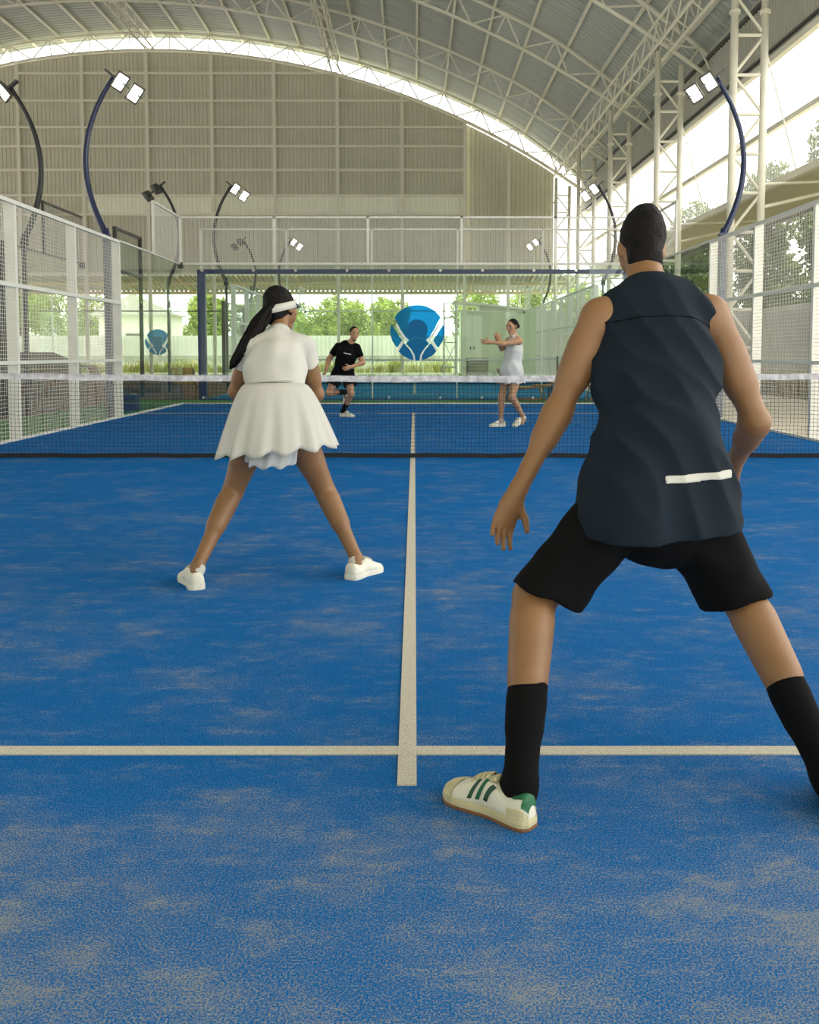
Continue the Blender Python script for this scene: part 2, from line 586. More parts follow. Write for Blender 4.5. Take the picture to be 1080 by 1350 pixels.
# ------------------------------------------------------------------ right hand side of the hall
CY = [20.3, 26.6, 32.9, 39.2, 45.45]
clab = ['tall white lattice column nearest the camera, behind the right mesh fence',
        'tall white lattice column second from the camera, right of the man\'s head',
        'tall white lattice column third from the camera, left of the man\'s head',
        'tall white lattice column fourth from the camera, beside the end wall corner',
        'tall white lattice column farthest away, in the right corner of the end wall']
for ci, cy in enumerate(CY):
    t = thing('lattice_column', clab[ci], 'column', (7.05, cy, 0))
    MB().cyl((7.05, cy, 0), (7.05, cy, 9.8), 0.085, 12).build('leg', M['white_steel'], t, True)
    MB().cyl((7.72, cy, 0), (7.72, cy, 9.4), 0.085, 12).build('leg', M['white_steel'], t, True)
    MB().cyl((7.05, cy, 8.55), (7.05, cy, 8.62), 0.12, 12).cyl((7.72, cy, 8.55), (7.72, cy, 8.62), 0.12, 12).build('flange', M['white_steel'], t)
    MB().box(6.85, cy - .25, 0, 7.92, cy + .25, .03).build('base_plate', M['white_steel'], t)
    k = 0
    z = 0.35
    while z < 9.3:
        rod('rung', (7.05, cy, z), (7.72, cy, z), 0.04, M['white_steel'], t)
        z2 = z + 0.86
        if z2 < 9.5:
            a, b = (7.05, 7.72) if k % 2 == 0 else (7.72, 7.05)
            rod('diagonal', (a, cy, z), (b, cy, z2), 0.036, M['white_steel'], t)
        z = z2
        k += 1
    rod('tie_rod', (7.8, cy, 7.6), (8.5, cy, 5.12), 0.02, M['white_steel'], t)
    rod('canopy_bracket', (7.8, cy, 4.35), (10.3, cy, 4.95), 0.04, M['white_steel'], t)
    rod('canopy_bracket', (7.8, cy, 4.85), (10.3, cy, 4.97), 0.035, M['white_steel'], t)

def corrugated(x0, x1, z0, zf, y, pitch, h, flip=1, axis='x', n_per=4):
    """upright ribbed sheet between x0 and x1 from z0 up to zf(x)"""
    b = MB()
    n = max(1, int(round((x1 - x0) / pitch)))
    p = (x1 - x0) / n
    pts = []
    for i in range(n):
        a = x0 + i * p
        pts += [(a, 0), (a + p * .55, 0), (a + p * .66, h), (a + p * .89, h)]
    pts.append((x1, 0))
    v, f = [], []
    for (x, d) in pts:
        yy = y + flip * d
        zt = zf(x)
        if axis == 'x':
            v += [(x, yy, z0), (x, yy, zt)]
        else:
            v += [(yy, x, z0), (yy, x, zt)]
    for i in range(len(pts) - 1):
        f.append((2 * i, 2 * i + 2, 2 * i + 3, 2 * i + 1))
    return b.add(v, f)

# upper cladding band of the right side, one sheet at a time
wr = struct(thing('wall_right', '', '', (8.55, 20, 8)))
del wr['label'], wr['category']
y = 12.0
while y < 46:
    corrugated(y, y + 1.06, 8.05, lambda q: 9.85, 8.55, 0.21, -0.04, axis='y').build('wall_sheet', M['side_clad'], wr)
    y += 1.05
rod('eave_beam', (8.5, 12, 9.62), (8.5, 46, 9.62), 0.05, M['dark_grey'], wr, 'box')
rod('wall_beam', (8.48, 12, 8.03), (8.48, 46, 8.03), 0.075, M['white_steel'], wr, 'box')
rod('wall_beam', (8.48, 12, 8.28), (8.48, 46, 8.28), 0.03, M['dark_grey'], wr, 'box')
rod('mid_rail', (8.5, 12, 6.4), (8.5, 46, 6.4), 0.06, M['white_steel'], wr, 'box')
# lean-to canopy below the opening
wc = struct(thing('wall_right', '', '', (8.4, 20, 5)))
del wc['label'], wc['category']
MB().box(8.35, 12, 5.03, 10.6, 46, 5.08).build('canopy_deck', M['canopy'], wc)
MB().box(8.30, 12, 4.94, 8.42, 46, 5.10).build('gutter', M['white_steel'], wc)
MB().box(10.5, 12, 4.86, 10.62, 46, 5.02).build('outer_beam', M['dark_grey'], wc)
y = 12.0
hh = [5.75, 6.0, 5.9, 6.15, 5.85, 6.05]
k = 0
while y < 46:
    top = hh[k % 6]
    corrugated(y, y + 1.0, 5.09, lambda q: top + 0.06 * math.sin(q * 7), 8.5, 0.16, -0.03, axis='y').build('clear_sheet', M['clear_sheet'], wc)
    y += 1.0
    k += 1

# ------------------------------------------------------------------ end wall
we = struct(thing('wall_back', '', '', (RCX, END_Y, 0)))
del we['label'], we['category']
mull = [-29.4, -26.2, -22.95, -19.72, -16.51, -13.30, -10.08, -6.98, -3.84, -0.63, 2.50]
rows = [5.05, 8.0, 8.95, 10.2, 11.37, 12.3, 13.6, 14.93, 17]
for i in range(len(mull) - 1):
    x0, x1 = mull[i], mull[i + 1]
    for r in range(len(rows) - 1):
        z0, z1 = rows[r], rows[r + 1]
        top = lambda q: max(z0 + .02, min(z1, arch(q) - 0.03))
        if max(arch(x0), arch(x1)) - .12 < z0:
            continue
        pale = r == 1 and i >= 4
        corrugated(x0, x1, z0, top, END_Y + 0.02, 0.20, 0.035).build('wall_sheet', M['cladding_pale' if pale else 'cladding'], we)
for i, (x0, x1) in enumerate(((2.50, 4.70), (4.70, 7.0))):
    for z0, z1 in ((5.05, 8.95), (8.95, 10.2), (10.2, 11.37), (11.37, 13.6)):
        top = lambda q: max(z0 + .02, min(z1, arch(q) - 0.03))
        if arch(x0) - .12 < z0:
            continue
        corrugated(x0, x1, z0, top, END_Y + 0.30, 0.20, 0.035).build('wall_sheet', M['cladding'], we)
for x in mull + [4.7]:
    top = arch(x) - 0.05
    rod('wall_stud', (x, END_Y - .06, -0.02), (x, END_Y - .06, top), 0.08, M['white_steel'], we, 'box')
for z in rows[1:-1]:
    for i in range(len(mull) - 1):
        x0, x1 = mull[i], mull[i + 1]
        if arch(x1) - .15 < z and x1 > 0:
            x1 = RCX + math.sqrt(max(0, RB ** 2 - (z + .15 - RCZ) ** 2))
            if x1 < x0 + .2:
                continue
        if arch(x0) - .15 < z:
            continue
        rod('girt', (x0, END_Y - .05, z), (x1, END_Y - .05, z), 0.06, M['white_steel'], we, 'box')
# curved trim along the wall top and the beam at its foot
MB().tube([(x, END_Y - .02, z - .05) for x, z in arch_pts(60, 0.0)], 0.035, 6).build('curved_trim', M['white_steel'], we, True)
rod('foot_beam', (-30, END_Y - .03, 5.05), (7.4, END_Y - .03, 5.05), 0.07, M['white_steel'], we, 'box')

# unseen end wall behind the viewpoint and left cladding, added to cut daylight indoors
wf = struct(thing('wall_front_unseen', '', '', (RCX, -9, 0)))
del wf['label'], wf['category']
for i in range(13):
    x0 = -36.3 + i * 3.5
    corrugated(x0, x0 + 3.5, -.02, lambda q: max(1, arch(min(max(q, -34.5), 8.7)) - .1), -9, 0.5, 0.035).build('wall_sheet', M['cladding'], wf)
wl = struct(thing('wall_left_unseen', '', '', (-34.7, 20, 8)))  # cladding added out of view to hold side daylight off the interior
del wl['label'], wl['category']
for i in range(11):
    corrugated(-9 + i * 5, -4 + i * 5, 5.0, lambda q: 9.85, -34.7, 0.5, -0.04, axis='y').build('wall_sheet', M['side_clad'], wl)

# lean-to roof outside the end wall: ribbed sheets with cream beams
lt = struct(thing('ceiling', '', '', (-10, 47, 4.7)))
del lt['label'], lt['category']
x = -30.0
while x < 8:
    b = MB()
    pts = []
    for i in range(5):
        a = x + i * .24
        pts += [(a, 0), (a + .12, 0), (a + .15, .06), (a + .22, .06)]
    pts.append((x + 1.2, 0))
    v, f = [], []
    for (px, h) in pts:
        v += [(px, END_Y + .1, 4.98 + h), (px, 49.2, 4.42 + h)]
    for i in range(len(pts) - 1):
        f.append((2 * i, 2 * i + 1, 2 * i + 3, 2 * i + 2))
    b.add(v, f).build('roof_sheet', M['side_clad'], lt)
    x += 1.2
rod('beam', (-30, 46.9, 4.66), (8, 46.9, 4.66), 0.06, M['beam_cream'], lt, 'box')
rod('beam', (-30, 49.1, 4.34), (8, 49.1, 4.34), 0.08, M['beam_cream'], lt, 'box')
for x in (-26, -19.7, -13.3, -7, -0.6, 5.7):
    rod('post', (x, 49.1, -.05), (x, 49.1, 4.3), 0.05, M['white_steel'], lt)
for x in range(-30, 8, 3):
    rod('rafter', (x, END_Y + .1, 4.93), (x, 49.1, 4.38), 0.04, M['beam_cream'], lt, 'box')

# ------------------------------------------------------------------ padel courts
def wire_panel(a, b, z0, z1, m, parent, r=0.0022, cell=0.05, normal=None):
    """welded wire mesh between ground points a and b; real wires, too many to pick apart"""
    a, b = np.asarray(a, float), np.asarray(b, float)
    L = np.linalg.norm(b - a)
    d = (b - a) / L
    nrm = V(-d[1], d[0])
    v, f = [], []
    def add(p, q, side):
        n = len(v)
        u = unit(q - p)
        s = np.cross(u, V(nrm[0], nrm[1], 0))
        w = V(nrm[0], nrm[1], 0)
        for pt in (p, q):
            v.extend([pt + s * r, pt + w * r, pt - s * r, pt - w * r])
        for k in range(4):
            f.append((n + k, n + (k + 1) % 4, n + 4 + (k + 1) % 4, n + 4 + k))
    for i in range(1, int(round(L / cell))):
        p = a + d * L * i / round(L / cell)
        add(V(p[0], p[1], z0), V(p[0], p[1], z1), 0)
    for i in range(1, int(round((z1 - z0) / cell))):
        z = z0 + (z1 - z0) * i / round((z1 - z0) / cell)
        add(V(a[0], a[1], z), V(b[0], b[1], z), 1)
    return stuff(mesh_obj('wire_mesh', v, f, m, parent))

def glass_pane(name, a, b, z0, z1, parent, gap=0.008):
    a, b = np.asarray(a, float), np.asarray(b, float)
    d = unit(b - a)
    p, q = a + d * gap, b - d * gap
    o = MB().bar((p[0], p[1], (z0 + z1) / 2), (q[0], q[1], (z0 + z1) / 2), 0.012, z1 - z0).build(name, M['glass'], parent)
    return o

def side_fence(X, out, y0, y1, bays_from, label, mf, mw, far_glass=True, wires=True, near_end=None, mesh_r=0.0024):
    """one long side: glass for the last four metres, then 3 m high mesh in 2 m bays"""
    t = thing('side_fence', label, 'fence', (X, y1, 0))
    yg = y1 - 4
    # posts are deep flat tubes that stand outward of the mesh
    y = yg
    while y > bays_from - .1:
        MB().box(X, y - .03, -.01, X + out * .13, y + .03, 3.0).build('post', mf, t)
        if y - 2 > bays_from - .1 and wires:
            wire_panel((X + out * .02, y - .03), (X + out * .02, y - 1.97), 0.03, 2.98, mw, t, mesh_r)
        y -= 2
    yb = y + 2
    for z, h in ((3.0, .05), (1.97, .05), (1.0, .045), (0.03, .05)):
        MB().box(X - out * .012, yb, z - h, X + out * .04, yg, z).build('rail', mf, t)
    glass_pane('glass_pane', (X, yg), (X, yg + 2), 0.02, 2.98, t)
    glass_pane('glass_pane', (X, yg + 2), (X, y1), 0.02, 2.98, t)
    MB().box(X - .02, yg, 2.975, X + .02, y1, 3.005).build('rail', mf, t)
    MB().box(X - .03, yg, -.01, X + .03, y1, 0.03).build('rail', mf, t)
    # raised mesh over the last two metres
    MB().box(X - .02, y1 - 2.04, 3.0, X + .02, y1 - 1.98, 4.0).build('post', mf, t)
    MB().box(X - .02, y1 - 2.0, 3.96, X + .02, y1, 4.0).build('rail', mf, t)
    wire_panel((X, y1 - 2), (X, y1), 3.02, 3.97, mw, t, mesh_r)
    MB().box(X - .05, y1 - .09, 2.90, X + .05, y1 + .02, 3.02).build('corner_bracket', M['black_steel'], t)
    return t

def end_wall(xa, xb, y, label, mf, mw, heavy=False, wires=True, clamps=True, top=4.0):
    t = thing('end_wall', label, 'glass wall', ((xa + xb) / 2, y, 0))
    w = (xb - xa) / 5
    for i in range(5):
        glass_pane('glass_pane', (xa + i * w, y), (xa + (i + 1) * w, y), 0.02, 2.98, t)
        if clamps:
            for dx in (.45, 1.55):
                for z in (2.86, .14):
                    MB().cyl((xa + i * w + dx, y - .02, z), (xa + i * w + dx, y + .02, z), .03, 8).build('clamp', M['steel'], t)
    h = .10 if heavy else .045
    MB().box(xa - .03, y - .03, 3.0 - h * .5, xb + .03, y + .03, 3.0 + h * .5).build('rail', mf, t)
    MB().box(xa, y - .02, -.01, xb, y + .02, .025).build('rail', mf, t)
    if heavy:
        for x in (xa, xb):
            MB().box(x - .09, y - .07, -.01, x + .09, y + .07, 3.04).build('corner_post', mf, t)
        for i in range(1, 5):
            MB().box(xa + i * w - .015, y + .02, 0, xa + i * w + .015, y + .05, 2.96).build('post', M['fence_white'], t)
    if top > 3.2:
        for i in range(6):
            x = xa + i * w
            MB().box(x - .025, y - .02, 3.0, x + .025, y + .02, top).build('post', M['fence_white'] if heavy else mf, t)
            if i < 5 and wires:
                wire_panel((x, y), (x + w, y), 3.03, top - .03, mw, t, 0.0024)
        MB().box(xa, y - .02, top - .04, xb, y + .02, top).build('rail', M['fence_white'] if heavy else mf, t)
    return t

W_, WW = M['fence_white'], M['wire_white']
side_fence(-5.0, -1, Y0, Y1, 5.3, 'white steel mesh fence with end glass along the left side of the near court', W_, WW)
side_fence(5.0, 1, Y0, Y1, 5.3, 'white steel mesh fence with end glass along the right side of the near court', W_, WW)
end_wall(-5, 5, Y1, 'clear glass back wall with white mesh above, behind the two distant players', W_, WW)
end_wall(-5, 5, F0, 'glass wall in a dark navy frame at the start of the far court', M['navy'], WW, True, True, False)
end_wall(-5, 5, F1, 'last glass wall at the far end of the far court', W_, WW, False, False, False, 3.0)
side_fence(-5.0, -1, F0, F1, 25.0, 'thin white mesh fence along the left side of the far court', W_, WW, mesh_r=0.0018)
side_fence(5.0, 1, F0, F1, 25.0, 'thin white mesh fence along the right side of the far court', W_, WW, mesh_r=0.0018)
# the court to the left, in black steel
side_fence(-7.1, 1, Y0, Y1, 9.3, 'black steel fence of the neighbouring court, seen through the left mesh fence', M['black_steel'], M['black_steel'], mesh_r=0.0018)
side_fence(-7.1, 1, F0 + .3, F1, 33.0, 'black steel fence at the far left beyond the corner of the glass', M['black_steel'], M['black_steel'], mesh_r=0.0018)
t = end_wall(-17.1, -7.1, F1, 'distant glass wall at far left carrying a small pale blue emblem', M['black_steel'], WW, False, False, False, 3.0)
LEFT_FAR_WALL = t
t = thing('gate_frame', 'black steel mesh frame standing up behind the left light pole', 'frame', (-6.9, F0 - .3, 0))
for yy in (20.9, 22.8):
    MB().box(-6.94, yy - .04, -.01, -6.86, yy + .04, 4.0).build('post', M['black_steel'], t)
MB().box(-6.93, 20.9, 3.94, -6.87, 22.8, 4.0).build('rail', M['black_steel'], t)
MB().box(-6.93, 20.9, 2.97, -6.87, 22.8, 3.03).build('rail', M['black_steel'], t)
wire_panel((-6.9, 20.9), (-6.9, 22.8), 3.0, 3.96, M['black_steel'], t, .0018)

# ------------------------------------------------------------------ emblem on glass
def emblem(name, cx, y, cz, D, label):
    """blue round emblem: fan-shaped top, disc, lower shield and two side leaves with white bands"""
    t = thing(name, label, 'emblem', (cx, y, cz))
    R = D / 2
    def flat(pname, pts, m, lift):
        n = len(pts)
        fr = [(cx + px * R, y - lift, cz + pz * R) for px, pz in pts]
        bk = [(p[0], p[1] + .0015, p[2]) for p in fr]
        f = [tuple(range(n)), tuple(range(2 * n - 1, n - 1, -1))] + [(i, i + n, (i + 1) % n + n, (i + 1) % n) for i in range(n)]
        return mesh_obj(pname, fr + bk, f, m, t)
    def arc(ox, oz, r, a0, a1, n=16):
        return [(ox + r * math.cos(math.radians(a0 + (a1 - a0) * i / n)), oz + r * math.sin(math.radians(a0 + (a1 - a0) * i / n))) for i in range(n + 1)]
    fan = arc(0, 0, 0.99, 33, 147, 24) + [(-.72, .36), (-.60, .10), (-.42, -.16), (-.30, -.27), (.30, -.27), (.42, -.16), (.60, .10), (.72, .36)]
    flat('fan', fan, M['film'], .008)
    flat('disc', arc(-.02, .10, .38, 0, 354, 30), M['film_dark'], .011)
    shield = arc(0, -.62, .44, 28, 152, 14) + [(-.22, -.60), (-.10, -.80), (-.07, -1.0), (.07, -1.0), (.10, -.80), (.22, -.60)]
    flat('shield', shield, M['film_dark'], .014)
    flat('arc_line', arc(0, -.62, .47, 25, 155, 16) + arc(0, -.62, .43, 155, 25, 16), M['film_pale'], .017)
    for s in (-1, 1):
        leaf = [(-.93, .30), (-.86, .20), (-.74, .02), (-.56, -.27), (-.70, -.50), (-.76, -.52), (-.90, -.30), (-.97, -.06), (-.98, .12)]
        flat('side_leaf', [(s * a * -1, b) for a, b in leaf] if s > 0 else leaf, M['film'], .008)
        low = [(-.48, -.37), (-.26, -.62), (-.16, -.82), (-.15, -.98), (-.35, -.92), (-.55, -.80), (-.68, -.66)]
        flat('lower_leaf', [(-a, b) for a, b in low] if s > 0 else low, M['film_dark'], .008)
        band = [(-.80, .34), (-.72, .30), (-.58, .05), (-.38, -.22), (-.20, -.50), (-.07, -.74), (-.05, -1.0), (-.13, -1.0), (-.16, -.76), (-.28, -.52), (-.46, -.25), (-.68, .06)]
        flat('white_band', [(-a, b) for a, b in band] if s > 0 else band, M['film_white'], .010)
        spur = [(-.46, -.31), (-.52, -.27), (-.72, -.58), (-.70, -.66)]
        flat('white_band', [(-a, b) for a, b in spur] if s > 0 else spur, M['film_white'], .012)
    return t
emblem('glass_emblem', 0.06, Y1 - .01, 1.53, 1.20, 'large round blue emblem on the glass back wall between the distant players')
emblem('glass_emblem', -11.75, F1 - .01, 1.58, 1.20, 'small pale blue emblem far away, seen through the left glass')

# ------------------------------------------------------------------ net
def net(y, zc, xe, label, full=True):
    t = thing('padel_net', label, 'net', (0, y, 0))
    def ztop(x):
        return zc + 0.04 * (abs(x) / 5) ** 2
    if full:
        cx = 0.042
        nx = int(2 * xe / cx)
        nz = 19
        jx = rng.normal(0, 0.0022, (nx + 1, nz + 1))
        jz = rng.normal(0, 0.0022, (nx + 1, nz + 1))
        wav = rng.normal(0, 1, 12)
        v, f = [], []
        P = np.zeros((nx + 1, nz + 1, 3))
        for i in range(nx + 1):
            x = -xe + 2 * xe * i / nx
            sag = .006 * math.sin(x * 2.3) + .005 * math.sin(x * 5.1 + 1)
            for k in range(nz + 1):
                s = k / nz
                mid = math.sin(math.pi * s)
                P[i, k] = (x + jx[i, k] * mid + .012 * mid * math.sin(x * 3.7), y + .012 * mid * math.sin(x * 1.7), .045 + (ztop(x) - .06 - .045) * s + (jz[i, k] + sag) * mid)
        r = 0.0017
        def add(p, q):
            n = len(v)
            if abs(q[2] - p[2]) > abs(q[0] - p[0]):
                A = [(r, 0, 0), (0, r, 0), (-r, 0, 0), (0, -r, 0)]
            else:
                A = [(0, 0, r), (0, r, 0), (0, 0, -r), (0, -r, 0)]
            for pt in (p, q):
                for a in A:
                    v.append((pt[0] + a[0], pt[1] + a[1], pt[2] + a[2]))
            for k in range(4):
                f.append((n + k, n + (k + 1) % 4, n + 4 + (k + 1) % 4, n + 4 + k))
        for i in range(nx + 1):
            for k in range(nz + 1):
                if k < nz:
                    add(P[i, k], P[i, k + 1])
                if i < nx and 0 < k < nz:
                    add(P[i, k], P[i + 1, k])
        stuff(mesh_obj('netting', v, f, M['net'], t))
    n = 60
    xs = [-xe + 2 * xe * i / n for i in range(n + 1)]
    def ribbon(name, zlo, zhi, m, th):
        rings = []
        for x in xs:
            w = .003 * math.sin(x * 6) + .002 * math.sin(x * 13)
            a, b = zlo(x) + w, zhi(x) + w
            rings.append([(x, y - th, a), (x, y + th, a), (x, y + th, b), (x, y - th, b)])
        return MB().loft(rings).build(name, m, t)
    ribbon('top_tape', lambda x: ztop(x) - .062, lambda x: ztop(x), M['net_tape'], .007)
    ribbon('bottom_band', lambda x: .006, lambda x: .052, M['net_band'], .006)
    for s in (-1, 1):
        MB().cyl((s * (xe + .02), y, 0), (s * (xe + .02), y, .98), .035, 12).build('net_post', M['black_steel'], t, True)
    return t
net(NET_Y, 0.86, 4.93, 'dark net with pale top tape across the near court')
tnet = net(FNET, 0.88, 4.93, 'distant net with thin tape across the far court', False)

# ------------------------------------------------------------------ curved floodlight poles
def arc3(p0, p1, bulge, n=24):
    """smooth curve through a bulged middle point (quadratic through three points)"""
    p0, p1, pm = V(*p0), V(*p1), V(*bulge)
    c = 2 * pm - .5 * (p0 + p1)
    return [(1 - t) ** 2 * p0 + 2 * t * (1 - t) * c + t * t * p1 for t in np.linspace(0, 1, n + 1)]
def light_pole(X, Y, inward, label, lit=True, group=None, m=None):
    """inward = +1 when the lamp head hangs toward +x"""
    m = m or M['pole_navy']
    t = thing('light_pole', label, 'light pole', (X, Y, 0), group)
    s = inward
    w_ = .05 if m is M['pole_navy'] else .03
    MB().box(X - w_, Y - w_ * 1.2, 0, X + w_, Y + w_ * 1.2, 3.12).build('post', m, t)
    pts = arc3((X, Y, 3.08), (X + s * .16, Y, 5.70), (X - s * .33, Y, 4.42), 28)
    MB().tube(pts, [.052 - .016 * i / 28 for i in range(29)], 10).build('curved_arm', m, t, True)
    MB().cyl((X, Y, 2.98), (X - s * .03, Y, 3.20), .075, 10, .055).build('socket', m, t, True)
    # bracket and two lamp heads sloping down toward the court
    d = unit(V(s * .78, 0, -.62))
    top = V(X + s * .16, Y, 5.70)
    a = top - d * .16 + V(0, 0, .03)
    MB().bar(a, a + d * .22, .10, .035, (s * .6, 0, .8)).build('bracket', M['dark_grey'], t)
    nrm = unit(V(s * .62, 0, .78))
    face = V(s * .35, -.80, -.48) if lit else V(s * .35, .80, -.48)
    face = unit(face)
    MB().bar(a + d * .1, a + d * .74, .05, .03, nrm).build('mounting_bar', M['dark_grey'], t)
    for k in range(2):
        c = a + d * (.30 + k * .31) + face * .02
        u = unit(np.cross(face, np.cross(d, face)))
        w = np.cross(u, face)
        hsg = MB()
        def slabpts(c0, hu, hw):
            return [c0 + u * i * hu + w * j * hw for i, j in ((-1, -1), (1, -1), (1, 1), (-1, 1))]
        hsg.loft([slabpts(c - face * .07, .07, .11), slabpts(c - face * .03, .105, .15), slabpts(c + face * .03, .11, .155)])
        h = hsg.build('lamp_head', M['dark_grey'], t)
        for q in range(5):
            cc = c - face * .075 + u * (q - 2) * .035
            MB().bar(cc - w * .09, cc + w * .09, .008, .03, face).build('cooling_fin', M['dark_grey'], h)
        MB().loft([slabpts(c + face * .0305, .080, .122), slabpts(c + face * .04, .077, .119)]).build('lens', M['lens'] if lit else M['steel'], h)
    return t
PY = Y1 - 4
light_pole(-5.21, PY, 1, 'curved navy light pole on the left fence with two lit floodlights, nearest on the left')
light_pole(5.21, PY, -1, 'curved navy light pole on the right fence with two lit floodlights')
light_pole(-6.88, PY + .6, -1, 'curved black light pole at the left picture edge, its lamp facing away', m=M['black_steel'])
light_pole(-5.25, F0 + 4, 1, 'slim curved light pole with lit lamps above the left side of the far court', m=M['black_steel'])
light_pole(5.25, F0 + 4, -1, 'slim curved light pole with lit lamps beside the man\'s head', m=M['black_steel'])
light_pole(-6.88, F0 + 4, -1, 'black light pole with unlit lamp heads facing away, left of the far court', False, m=M['black_steel'])
light_pole(-5.25, F1 - 4, 1, 'tiny distant light pole with lit lamp, seen through mesh left of centre', m=M['black_steel'])
light_pole(5.25, F1 - 4, -1, 'tiny distant light pole with lit lamp, seen through mesh right of centre', m=M['black_steel'])
light_pole(-6.88, F1 - 4, -1, 'tiny distant light pole with unlit lamp, seen through mesh at left', False, m=M['black_steel'])

# ------------------------------------------------------------------ outside: fences, trees, house, booth, scaffold
fb = thing('sheet_fence', 'long white corrugated sheet fence outside, behind the far court', 'fence', (-10, 52, 0))
x = -34.0
while x < 12:
    corrugated(x, x + 1.0, -.03, lambda q: 2.08, 52, 0.25, 0.04, -1).build('fence_sheet', M['fence_sheet'], fb)
    x += 1.0
rod('fence_rail', (-34, 51.93, .9), (12, 51.93, .9), .03, M['fence_grey'], fb, 'box')
fr = thing('sheet_fence', 'grey corrugated sheet fence outside, beyond the right mesh fence', 'fence', (10.9, 25, 0))
y = 14.0
while y < 46:
    corrugated(y, y + 1.0, -.03, lambda q: 2.48, 10.9, 0.22, 0.04, -1, 'y').build('fence_sheet', M['fence_grey'], fr)
    y += 1.0
rod('fence_rail', (10.85, 14, 1.2), (10.85, 46, 1.2), .03, M['fence_grey'], fr, 'box')

def leaf_cloud(blobs, n, size, seed):
    r = np.random.default_rng(seed)
    v, f = [], []
    vol = np.array([b[3] * b[4] * b[5] for b in blobs])
    cnt = np.maximum(20, (n * vol / vol.sum()).astype(int))
    for b, c in zip(blobs, cnt):
        d = r.normal(size=(c, 3))
        d /= np.linalg.norm(d, axis=1)[:, None]
        rad = r.uniform(0.45, 1.05, c)[:, None] ** 0.6
        P = np.array(b[:3]) + d * rad * np.array(b[3:])
        for p in P:
            a = unit(r.normal(size=3))
            c2 = unit(np.cross(a, r.normal(size=3)))
            nn = np.cross(a, c2)
            s = size * r.uniform(.6, 1.3)
            k = len(v)
            v += [p - a * s, p + c2 * s * .5 + nn * s * .12, p + a * s, p - c2 * s * .5 + nn * s * .12]
            f += [(k, k + 1, k + 2), (k, k + 2, k + 3)]
    return v, f
def tree(x, y, h, r, label, m='leaf', n=2600, size=.13, seed=1, group=None, low=.3):
    t = thing('leafy_tree', label, 'tree', (x, y, 0), group)
    rr = np.random.default_rng(seed)
    MB().tube([(x, y, -.05), (x + .1, y, h * .3), (x + .05, y + .1, h * .7)], [.14, .10, .05], 8).build('trunk', M['bark'], t, True)
    blobs = []
    for k in range(11):
        a = rr.uniform(0, 6.28)
        q = rr.uniform(0, .65) * r
        zz = h * rr.uniform(low, .82)
        blobs.append((x + q * math.cos(a), y + q * math.sin(a), zz, r * rr.uniform(.4, .6), r * rr.uniform(.4, .6), h * rr.uniform(.14, .22)))
    v, f = leaf_cloud(blobs, n, size, seed)
    stuff(mesh_obj('foliage', v, f, M[m], t))
    return t
specs = [(-30, 62, 6.4, 3.0), (-25, 57, 5.8, 2.4), (-23.2, 64, 6.2, 2.2), (-15.6, 65, 6.0, 1.6), (-12.9, 57, 5.4, 1.4), (-7.4, 56, 5.3, 1.9), (-3.9, 57, 5.2, 1.8),
         (-1.4, 60.5, 5.0, 1.4), (-10.4, 59, 5.0, 1.6), (3.6, 60, 5.7, 1.8), (7.2, 57, 5.5, 1.8), (10.8, 60, 5.8, 2.0)]
specs += [(-5.7, 62.5, 5.4, 1.6), (-9.0, 64, 5.6, 1.6), (-2.4, 66, 5.6, 1.6), (-27.5, 68, 7.0, 2.4)]
tlab = ['bright green tree outside at the far left, beyond the white fence', 'broad green tree outside at the left, second from the picture edge',
        'green tree outside, left of the grey roofed house', 'slim green tree outside, just right of the grey roofed house',
        'slim green tree outside, beside the navy corner post', 'bushy green tree outside, just right of the white visor',
        'bushy green tree outside, behind the running man\'s head', 'lower green tree outside, left of the round blue emblem',
        'green tree outside behind the head of the woman in the visor', 'green tree outside, above the pale green booth',
        'green tree outside, at the right end of the booth', 'green tree outside, beyond the far right corner', 'green tree outside, in the gap left of the running man\'s head',
        'green tree outside, farther back behind the woman in the visor', 'green tree outside, farther back, between the running man and the emblem',
        'green tree outside at left, farther back between the two nearest ones']
for i, (x, y, h, r) in enumerate(specs):
    tree(x, y, h, r, tlab[i], 'leaf', 5200, .13, 20 + i)
# dark hedge trees on the right
hs = [(13.5, 16.2, 9.2), (19.2, 19.4, 11.0), (13.5, 22.4, 9.4), (19.2, 25.6, 11.4), (13.5, 28.8, 9.2), (19.2, 32.2, 11.4), (13.5, 35.6, 9.4), (19.2, 39, 11.4), (13.5, 42.6, 9.2)]
nth = ['nearest', 'second nearest', 'third nearest', 'fourth nearest', 'middle', 'fourth farthest', 'third farthest', 'second farthest', 'farthest']
for i, (x, y, h) in enumerate(hs):
    tree(x, y, h, 2.0 if i % 2 == 0 else 2.7, nth[i] + ' dark green tree crowding over the grey fence on the right', 'leaf_dark', 10500, .13, 60 + i, 'trees over the right fence', .12)

